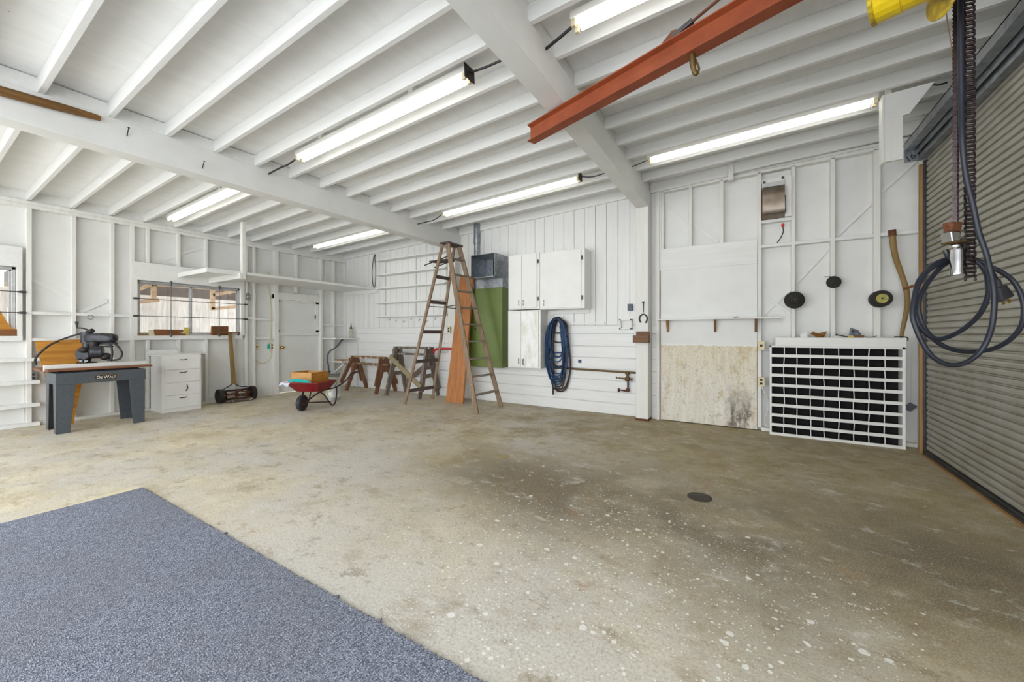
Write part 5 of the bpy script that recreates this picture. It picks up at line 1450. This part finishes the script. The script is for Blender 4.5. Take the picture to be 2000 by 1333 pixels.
# ------------------------------------------------------------------ carpet, drain covers, floor marks
cp = MB(); rc = random.Random(5)
Y1c, X0c, X1c, Y0c = 1.15, -4.235, .6, -3.0
xs = [X0c + (X1c - X0c) * i / 420 for i in range(421)]
top = [Vector((x_, Y1c + rc.uniform(-.005, .006) + (.02 if rc.random() < .012 else 0), 0)) for x_ in xs]
cp.prism([Vector((X0c, Y0c, .001))] + [Vector((X1c, Y0c, .001))] + [t_ + UP * .001 for t_ in reversed(top)], UP * .013)
cpo = one('carpet', cp, M['carpet'], 'large blue grey carpet piece lying at the lower left', 'carpet', loc=(-2, 0, 0))
tf = MB()
for i in range(900):
    x_ = rc.uniform(X0c, -.6); y_ = Y1c + rc.uniform(-.01, .004)
    p_ = Vector((x_, y_, .010)); e_ = p_ + Vector((rc.uniform(-.008, .008), rc.uniform(.002, .012), rc.uniform(-.006, .004)))
    tf.beam(p_, e_, .004, .003, w1=.0015, h1=.001)
pf = build('pile_edge', tf, M['carpet'], cpo); pf['kind'] = 'stuff'
stp = MB()
ey = [-.1, .2, .44, .6, .75, .86, .95, 1.05, 1.148]
ex = [-4.262, -4.265, -4.268, -4.272, -4.285, -4.315, -4.33, -4.345, -4.35]
stp.prism([Vector((-4.236, ey[0], .001))] + [Vector((-4.236, ey[-1], .001))] + [Vector((x_, y_, .001)) for x_, y_ in reversed(list(zip(ex, ey)))], UP * .004)
one('backing_strip', stp, M['backing'], 'cream strip of carpet backing along the left edge of the carpet', 'strip', loc=(-4.25, .6, 0))
one('drain_cover', MB().lathe([(.088, 0), (.088, .004), (.08, .006), (0, .006)], (-.341, 3.345, .0005), n=40), M['drain'], 'round dark iron cover let into the middle of the floor', 'cover', loc=(-.34, 3.345, 0), smooth=True)
one('floor_plug', MB().lathe([(.074, 0), (.074, .003), (.060, .003), (.060, .0015), (0, .0015)], (-2.182, 3.388, .0005), n=32), M['plug_tan'], 'round pale floor plug left of the iron cover', 'cover', loc=(-2.18, 3.39, 0))
one('floor_plug', MB().lathe([(.074, 0), (.074, .002), (.058, .002), (.058, .0012), (0, .0012)], (-.33, 4.537, .0005), n=32), M['plug_tan'], 'round faint floor plug in front of the stained panel', 'cover', loc=(-.33, 4.54, 0))

# ------------------------------------------------------------------ the yard seen through the windows
fc = thing('yard_fence', (-10.6, 3, 0), 'whitewashed board fence outside the window', 'fence')
for i in range(46):
    y_ = -3.0 + i * .19
    build('fence_board', mbx(-10.62, y_, -.1, -10.60, y_ + .184, 2.06), M['fence'], fc)
rf = thing('neighbour_roof', (-12.5, 3, 2.0), 'dark roof edge behind the yard fence', 'roof')
build('roof_edge', mbx(-13.0, 1.4, 1.8, -11.6, 9.0, 2.52), M['shedroof'], rf)
pgx = -9.5
pgo = thing('pergola', (pgx, 3, 0), 'light timber patio cover outside the sliding window', 'pergola')
def yard(px, py): return onx(px, py, pgx)
for a_, b_, w in (((262, 569), (312, 550), .06), ((300, 520), (300, 583), .07), ((262, 591), (310, 586), .07), ((415, 525), (415, 605), .07), ((415, 577), (476, 566), .065), ((412, 604), (476, 598), .065), ((300, 556), (480, 569), .05)):
    build('timber', MB().beam(yard(*a_), yard(*b_), w, .06, up=(1, 0, 0)), M['pergola'], pgo)

for k in range(9):  # overhead slats out of view, added to cut the daylight on the fence
    build('slat', mbx(-10.3 + k * .19, -1.5, 2.62, -10.3 + k * .19 + .05, 9, 2.70), M['pergola'], pgo)
for y_ in (-1.3, 2.1, 3.9, 8.7):  # unseen crossbeams and end posts, added to carry the shading slats
    build('crossbeam', mbx(-10.4, y_ - .04, 2.50, -8.63, y_ + .04, 2.62), M['pergola'], pgo)
for y_ in (-1.3, 8.7):
    build('post', mbx(pgx - .05, y_ - .05, -.1, pgx + .05, y_ + .05, 2.62), M['pergola'], pgo)
wg = thing('lamp_guard', (XS, 3.93, 1.9), 'small wire lamp guard hanging right of the sliding window', 'lamp guard')
gc = onx(485, 580, XS + .05)
gm = MB()
for z_, r_ in ((.06, .03), (.02, .042), (-.03, .042)):
    gm.tube([gc + Vector((r_ * math.cos(k * PI / 5), r_ * math.sin(k * PI / 5), z_)) for k in range(10)], .003, 6, 2, closed=True)
for k in range(5):
    a_ = k * 2 * PI / 5; c_, s_ = math.cos(a_), math.sin(a_)
    gm.tube([gc + Vector((.03 * c_, .03 * s_, .06)), gc + Vector((.042 * c_, .042 * s_, .02)), gc + Vector((.042 * c_, .042 * s_, -.03)), gc + Vector((.015 * c_, .015 * s_, -.075))], .003, 6, 3)
gm.cyl(gc + Vector((-.05, 0, .06)), gc + Vector((0.01, 0, .06)), .012, n=8)
build('cage', gm, M['dark_steel'], wg)
rg_ = onx(177, 620, XS + .01)
one('wire_ring', MB().tube([rg_ + Vector((.0, .032 * math.cos(k * PI / 6), .032 * math.sin(k * PI / 6))) for k in range(12)], .003, 6, 2, closed=True), M['dark_steel'], 'small wire ring hanging on the left wall above the saw', 'ring', loc=rg_)
